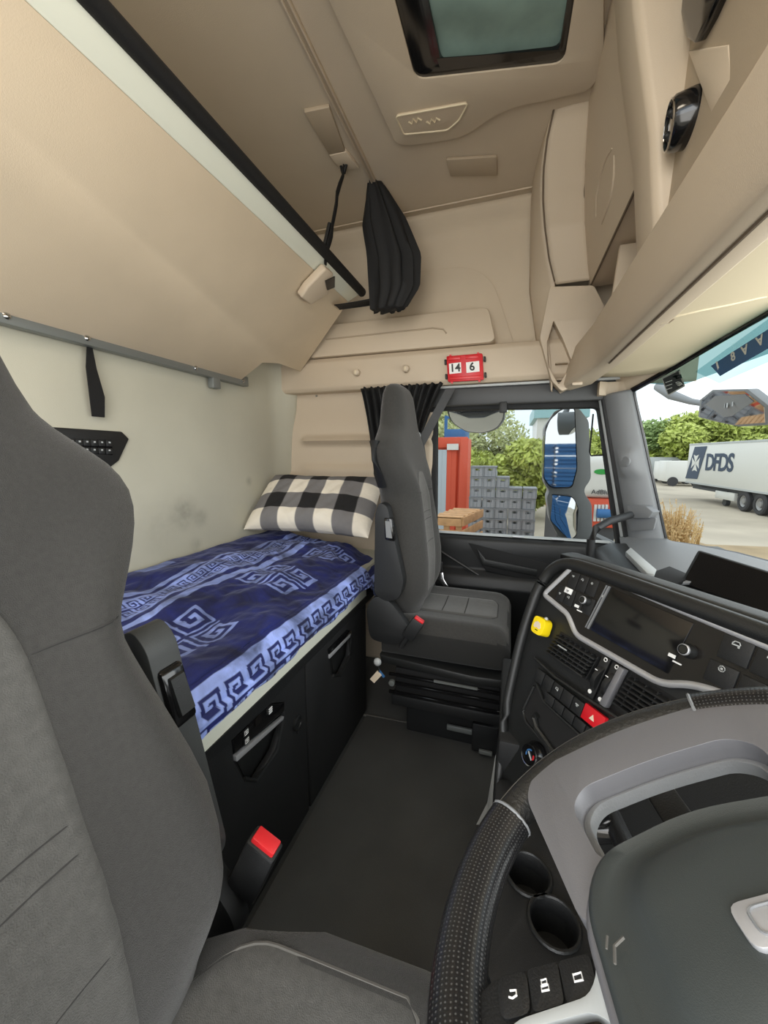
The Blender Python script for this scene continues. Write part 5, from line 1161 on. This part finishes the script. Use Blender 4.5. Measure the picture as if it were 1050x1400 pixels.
b = MB(); b.obox(tq(a_, -.62, -.25), ex*(c_-a_), en*.2, (0, 0, .42)); b.build('pallet_box', 'trw', t, bevel=.03)
b = MB(); b.obox(tq(1.6, -.30, -.3), ex*3.2, en*.2, (0, 0, .14)); b.build('underrun_bar', 'under', t)
b = MB(); p = tq(tm(982, 678)[0], 0, -.4); b.tube([p, V((p.x, p.y, GZ+.1))], .09, 8); b.tube([V((p.x, p.y, GZ+.22))+en*.1, V((p.x, p.y, GZ+.22))-en*.1], .2, 12); b.build('landing_leg', 'under', t)
# far parked trucks
for i, (px, wd_, hh, col, lab) in enumerate([(905, 2.4, 2.6, 'lgrey', 'distant grey lorry parked under the trees, left of two pale vans'), (918, 2.0, 2.2, 'trw', 'distant pale van parked beside the white trailer, the farther one'), (929, 2.2, 2.3, 'trw', 'distant pale van parked right beside the rear of the white trailer')]):
    p = atd(px, 664, 42-3*i); t = thing('parked_van', lab, 'van', (p.x, p.y, GZ), 'vans parked far across the yard')
    o = V((p.x, p.y, GZ)); b = MB(); b.loft([[o+V((x*wd_*1.4, y, z)) for x, z in [(-.5, .4), (-.5, hh), (.3, hh), (.45, hh*.62), (.5, hh*.5), (.5, .4)]] for y in (-1, 1)]); b.build('body', col, t, bevel=.08)
    b = MB(); b.prism([o+V((x*wd_*1.4, -1.02, z)) for x, z in [(.1, hh*.6), (.1, hh*.88), (.27, hh*.88), (.40, hh*.6)]], (0, .03, 0)); b.build('side_window', 'under', t)
    for sx_ in (-.3, .3): b = MB(); b.lathe([(.42, -.1), (.42, .1)], o+V((sx_*wd_*1.4, -.95, .42)), (0, 1, 0), 16); b.build('wheel', 'tyre', t)
# grey crates: individual stacked crates
YCr = 9.0
x0, zt = at(643, 640, Y=YCr).x, at(690, 652, Y=YCr).z
x1 = at(735, 650, Y=YCr).x
cols, cw_ = 5, (x1-x0)/5; chh = .235
proto = thing('grey_crate', 'x', 'crate', (x0+cw_/2, YCr, GZ), 'stacked grey plastic crates')
o = V((x0+cw_/2, YCr, GZ))
b = MB(); b.plate([(-cw_*.49, 0), (cw_*.49, 0), (cw_*.49, chh*.93), (-cw_*.49, chh*.93)], [[(-cw_*.2, chh*.52), (-cw_*.2, chh*.74), (cw_*.2, chh*.74), (cw_*.2, chh*.52)]], lambda x, z: (o.x+x, o.y, o.z+z), (0, .02, 0)); b.obox(o+V((-cw_*.49, .02, 0)), (cw_*.98, 0, 0), (0, .5, 0), (0, 0, chh*.5)); b.build('shell', 'crate', proto)
b = MB(); b.obox(o+V((-cw_*.5, -.02, chh*.84)), (cw_, 0, 0), (0, .54, 0), (0, 0, chh*.13))
for k in range(4): b.obox(o+V((-cw_*.45+cw_*.28*k, -.012, .01)), (cw_*.05, 0, 0), (0, .014, 0), (0, 0, chh*.82))
b.build('rim_and_ribs', 'crated', proto)
nrow = int((zt-GZ)/chh)
words = ['lowest', 'second', 'third', 'fourth', 'fifth', 'sixth', 'seventh', 'eighth', 'ninth', 'tenth', 'eleventh', 'twelfth', 'thirteenth', 'fourteenth', 'fifteenth']
cwords = ['first', 'second', 'third', 'fourth', 'fifth']
first = True
for c in range(cols):
    for r_ in range(nrow+(2 if c < 2 else 1 if c == 2 else 0)):
        loc = (x0+cw_*(c+.5)+random.uniform(-.012, .012), YCr+random.uniform(-.02, .02), GZ+r_*chh)
        lab = f'grey crate, {words[min(r_, 14)]} from the ground in the {cwords[c]} column beyond the side window'
        if first: proto.location = loc; proto['label'] = lab; first = False
        else: dup(proto, loc, lab)
# stretch wrap round the middle of the crate stack
bproto = thing('blue_crate', 'blue plastic crate of the tall stack reflected in the passenger door mirror', 'crate', (-5.6, 2.9, GZ), 'blue crates seen in the door mirror')
o = V((-5.6, 2.9, GZ)); b = MB()
for z0, z1 in ((0, .05), (.09, .12), (.16, .22)): b.obox(o+V((-.2, -.28, z0)), (.4, 0, 0), (0, .56, 0), (0, 0, z1-z0))
b.obox(o+V((-.17, -.25, .0)), (.34, 0, 0), (0, .50, 0), (0, 0, .20)); b.build('shell', 'cblue', bproto)
for c in range(4):
    for r_ in range(13):
        lab = f'blue crate, {words[r_]} from the ground in the {cwords[c]} column reflected in the door mirror'
        if c or r_: dup(bproto, (-5.6-.05*(c % 2), 2.9+.6*c, GZ+.235*r_), lab)
        else: bproto['label'] = lab
# red container with corrugated doors
t = thing('red_container', 'orange-red shipping container with corrugated grey and red doors', 'container', at(600, 690, Y=10.5))
YR = 10.5; a, c = at(566, 600, Y=YR), at(640, 602, Y=YR)
b = MB(); b.obox((a.x, YR, GZ), (c.x-a.x, 0, 0), (0, .9, 0), (0, 0, a.z-GZ)); b.build('body', 'cred', t, bevel=.03)
b = MB(); b.obox((a.x, YR-.08, a.z-.25), (c.x-a.x, 0, 0), (0, .08, 0), (0, 0, .28)); b.obox((c.x-.2, YR-.1, GZ), (.22, 0, 0), (0, .1, 0), (0, 0, a.z-GZ)); b.build('corner_frame', 'cred', t, bevel=.02)
for i in range(9):
    xx = lerp(a.x+.1, c.x-.35, i/8); b = MB(); b.prism([V((xx+dx, YR-dy, GZ+.1)) for dx, dy in [(-.11, 0), (-.06, .07), (.06, .07), (.11, 0)]], (0, 0, a.z-GZ-.4)); b.build('corrugation', 'cgrey' if i < 7 else 'cred', t)
p = at(619, 611, Y=YR-.15); b = MB(); b.box(p, (.30, .04, .16)); b.build('placard', 'trw', t)
t = thing('blue_rack', 'blue metal stillage standing on top of the red container', 'rack', at(618, 602, Y=11))
a = at(607, 600, Y=11.2); c = at(637, 580, Y=11.2); b = MB(); b.obox((a.x, 11.2, at(0, 600, Y=11.2).z*0+V((0, 0, 0)).z+at(620, 601, Y=10.5).z), (c.x-a.x, 0, 0), (0, 1, 0), (0, 0, .32)); b.build('tray', 'cblue', t, bevel=.02)
zb = at(620, 601, Y=10.5).z
for xx in (a.x+.04, c.x-.04): b = MB(); b.box((xx, 11.25, zb+.35), (.08, .08, .7)); b.build('post', 'cblue', t)
b = MB(); b.obox((a.x, 11.22, zb+.62), (c.x-a.x, 0, 0), (0, .06, 0), (0, 0, .06)); b.build('rail', 'cblue', t)
# wooden crate
t = thing('wooden_crate', 'low slatted wooden pallet crate in front of the red container', 'crate', at(615, 725, Y=6.5))
a, c = at(600, 702, Y=6.5), at(640, 692, Y=7.4); x0_, x1_ = at(590, 710, Y=6.5).x, at(631, 710, Y=6.5).x; z1 = at(620, 710, Y=6.5).z
for k in range(6):
    b = MB(); b.obox((x0_, 6.5, z1-.12-k*.22), (x1_-x0_, 0, 0), (0, .03, 0), (0, 0, .15)); b.build('plank', 'wood', t, bevel=.004)
for k in range(6):
    b = MB(); b.obox((x1_, 6.52, z1-.12-k*.22), (.03, 0, 0), (.25, 1.2, 0), (0, 0, .15)); b.build('plank', 'wood', t, bevel=.004)
for k in range(3): b = MB(); b.obox((lerp(x0_, x1_-.1, k/2), 6.54, GZ), (.1, 0, 0), (0, .06, 0), (0, 0, z1-GZ)); b.build('post', 'wood', t)
for k in range(5): b = MB(); b.obox((x0_+.02+.05*k, 6.5+k*.24, z1+.01), (x1_-x0_, 0, 0), (0, .2, 0), (0, 0, .03)); b.build('lid_plank', 'wood', t, bevel=.004)
# low pallets at the foot
t = thing('empty_pallet', 'flat pale wooden pallet lying before the crate stack', 'pallet', at(680, 742, Y=7.4))
a, c = at(655, 740, Y=8.2), at(735, 740, Y=8.2)
for k in range(6): b = MB(); b.obox((a.x, 7.8+k*.16, a.z-.0), (c.x-a.x, 0, 0), (0, .12, 0), (0, 0, .03)); b.build('plank', 'wood', t, bevel=.004)
for k in range(4): b = MB(); b.obox((lerp(a.x, c.x, k/3), 7.82, GZ), (.12, 0, 0), (0, .8, 0), (0, 0, a.z-GZ)); b.build('bearer', 'wood', t)
# white tank and red truck beyond the mirror
YT = 5.6
a, c = at(806, 600, Y=YT), at(860, 600, Y=YT); zt_, zm, zb_ = at(820, 622, Y=YT).z, at(820, 682, Y=YT).z, at(820, 722, Y=YT).z
t = thing('adblue_tanker', 'white tank with green oval and AdBlue lettering on a red chassis beyond the mirror', 'tanker', (a.x, YT, GZ))
b = MB(); b.obox((a.x-.3, YT, zm), (.74, 0, 0), (0, 2.2, 0), (0, 0, zt_-zm)); b.build('tank_body', 'trw', t, bevel=.12, seg=4)
b = MB(); b.obox((a.x-.3, YT+.02, zb_), (.72, 0, 0), (0, 2.1, 0), (0, 0, zm-zb_)); b.build('red_chassis', 'cred', t, bevel=.03)
b = MB(); b.obox((a.x-.3, YT+.1, GZ+.4), (.7, 0, 0), (0, 1.9, 0), (0, 0, zb_-GZ-.4)); b.build('under_frame', 'under', t)
p = at(823, 645, Y=YT-.01); b = MB(); b.prism([p+V((.09*math.cos(k*.4), 0, .035*math.sin(k*.4))) for k in range(16)], (0, .012, 0)); b.build('green_oval', 'green', t)
text_mesh('AdBlue', .085, at(823, 673, Y=YT-.008), (1, 0, 0), (0, 0, 1), 'lettering', 'under', t, .003)
p = at(822, 702, Y=YT-.05); b = MB(); b.tube([p+V((-.05, 0, 0)), p+V((.25, 0, .0))], .06, 12); b.build('blue_cap', 'cblue', t)
for k in range(4): b = MB(); b.obox(at(813+k*5, 690, Y=YT-.012), (.03, 0, 0), (0, .03, 0), (0, 0, -.22)); b.build('guard_bar', 'trw', t)
for xx in (a.x+.25,): b = MB(); b.lathe([(.5, 0), (.5, .3)], (xx, YT+.1, GZ+.5), (0, 1, 0), 20); b.build('wheel', 'tyre', t)
# teal roof far behind
t = thing('teal_roofed_shed', 'far pale shed with a teal roof edge behind the trees', 'shed', at(760, 580, Y=26))
p = at(735, 572, Y=34); q = at(800, 562, Y=34); b = MB(); b.obox((p.x, 34, GZ), (q.x-p.x, 0, 0), (0, 8, 0), (0, 0, p.z-GZ)); b.build('wall', 'trw', t)
b = MB(); b.obox((p.x-.3, 33.7, p.z), (q.x-p.x+.6, 0, 0), (0, 8.6, 0), (0, 0, 1.0)); b.build('roof', 'pteal', t)

# ------------------------------------------------------------------ trees and dry weeds
def leaf_mesh(name, mt, n, rad, blobs, size, seed):
    rg = random.Random(seed); vs, fs = [], []
    for _ in range(n):
        c, r = blobs[rg.randrange(len(blobs))]
        d = V((rg.gauss(0, 1), rg.gauss(0, 1), rg.gauss(0, 1))).normalized()*(rg.random()**.4)
        p = V(c)+V((d.x*r[0], d.y*r[1], d.z*r[2])); x = V((rg.gauss(0, 1), rg.gauss(0, 1), rg.gauss(0, 1))).normalized(); y = x.orthogonal().normalized(); s = size*rg.uniform(.6, 1.4); o = len(vs)
        vs += [p-x*s, p+y*s*.55, p+x*s, p-y*s*.55]; fs.append((o, o+1, o+2, o+3))
    me = bpy.data.meshes.new(name); me.from_pydata([tuple(v) for v in vs], [], fs); me.materials.append(MT[mt]); return me
def tree(label, px, base_dep, top_py, width, mt, n, seed, size=.22, sparse=False):
    p = atd(px, 640, base_dep); p.z = GZ; top = atd(px, top_py, base_dep).z; h = top-GZ; rg = random.Random(seed)
    t = thing('broadleaf_tree', label, 'tree', p, 'trees around the yard'); blobs = []
    for k in range(12 if not sparse else 9):
        a = rg.uniform(0, 6.28); rr = width*rg.uniform(.1, .62); zz = h*rg.uniform(.22, .86); q = width*rg.uniform(.25, .42)
        blobs.append(((rr*math.cos(a), rr*math.sin(a), zz), (q, q, q*.8)))
    blobs.append(((0, 0, h*.82), (width*.35, width*.35, h*.18)))
    me = leaf_mesh('crown', mt, int(n*2.4), 1, blobs, size*.62, seed); c = bpy.data.objects.new('crown', me); sc.collection.objects.link(c); c.parent = t; c['kind'] = 'stuff'
    b = MB(Matrix.Translation(-p)); b.tube([p, p+V((.1, 0, h*.3)), p+V((0, .2, h*.75))], [.28, .2, .06], 8)
    for k in range(7):
        bl_ = V(blobs[k][0]); b.tube([p+V((0, 0, h*.22+.05*h*k)), p+bl_*.6+V((0, 0, bl_.z*.3)), p+bl_], [.10, .06, .02], 6)
    o = b.build('trunk', 'bark', None); o.parent = t
    return t
tree('yellow-green tree left of the door mirror, behind the grey crates', 722, 17, 600, 2.4, 'leafa', 5000, 1)
tree('thin pale tree with open twigs above the grey crate stack', 672, 20, 545, 3.2, 'leafc', 2600, 2, .16, True)
tree('pale tree at the window edge above the red container', 610, 22, 552, 2.6, 'leafc', 2200, 3, .18, True)
tree('small green tree just right of the red container', 645, 19, 612, 1.6, 'leafa', 2500, 4)
tree('low green tree between mirror and tank', 805, 24, 590, 2.6, 'leafa', 3000, 5)
tree('tall bright tree farthest left behind the white trailer', 905, 46, 575, 5.5, 'leafb', 6000, 6, .42)
tree('broad bright green tree rising above the rear of the trailer', 955, 42, 562, 6.5, 'leafa', 8000, 7, .42)
tree('large olive tree above the middle of the trailer', 1020, 40, 566, 6.5, 'leafa', 8000, 8, .42)
tree('big tree above the front of the trailer at the picture edge', 1085, 38, 566, 6, 'leafa', 6000, 9, .42)
tree('darker green tree beyond the parked vans', 880, 50, 600, 5, 'leafb', 4000, 10, .42)
# dry weeds at the kerb
p = at(923, 738, Z=GZ); p = atd(922, 740, 6.2); rg = random.Random(3); g0 = V((p.x, p.y, p.z-.03))
vs, fs = [], []
for k in range(420):
    a = rg.uniform(0, 6.28); r_ = rg.random()**.6*.32; q = g0+V((r_*math.cos(a), r_*math.sin(a), 0)); h = rg.uniform(.25, .78)*(1-.5*r_/.32); d = V((rg.gauss(0, .16), rg.gauss(0, .16), 1))*h; s = .007
    x = V((math.cos(a*3), math.sin(a*3), 0))*s; o = len(vs); vs += [q-x, q+x, q+d+x*.6, q+d-x*.6]; fs.append((o, o+1, o+2, o+3))
    for j in range(5):
        e = q+d*rg.uniform(.55, 1); w_ = V((rg.gauss(0, 1), rg.gauss(0, 1), rg.gauss(0, .6))).normalized()*.03; o = len(vs); vs += [e, e+w_*.5+V((.008, 0, .008)), e+w_, e+w_*.5-V((.008, 0, .008))]; fs.append((o, o+1, o+2, o+3))
me = bpy.data.meshes.new('dry_weeds'); me.from_pydata([tuple(v) for v in vs], [], fs); me.materials.append(MT['dry']); o = bpy.data.objects.new('dry_weeds', me); sc.collection.objects.link(o)
tag(o, 'clump of tall dry yellow weeds on the verge beyond the windscreen pillar', 'weeds', kind='stuff')
b = MB(); b.loft([[g0+V((r_*math.cos(a), r_*math.sin(a), z)) for a in [k*.52 for k in range(12)]] for r_, z in ((.75, g0.z*0-.0+(GZ-g0.z)), (.5, -.01), (.1, .0))]); b.build('verge_bank', 'soil', bpy.data.objects['ground'])
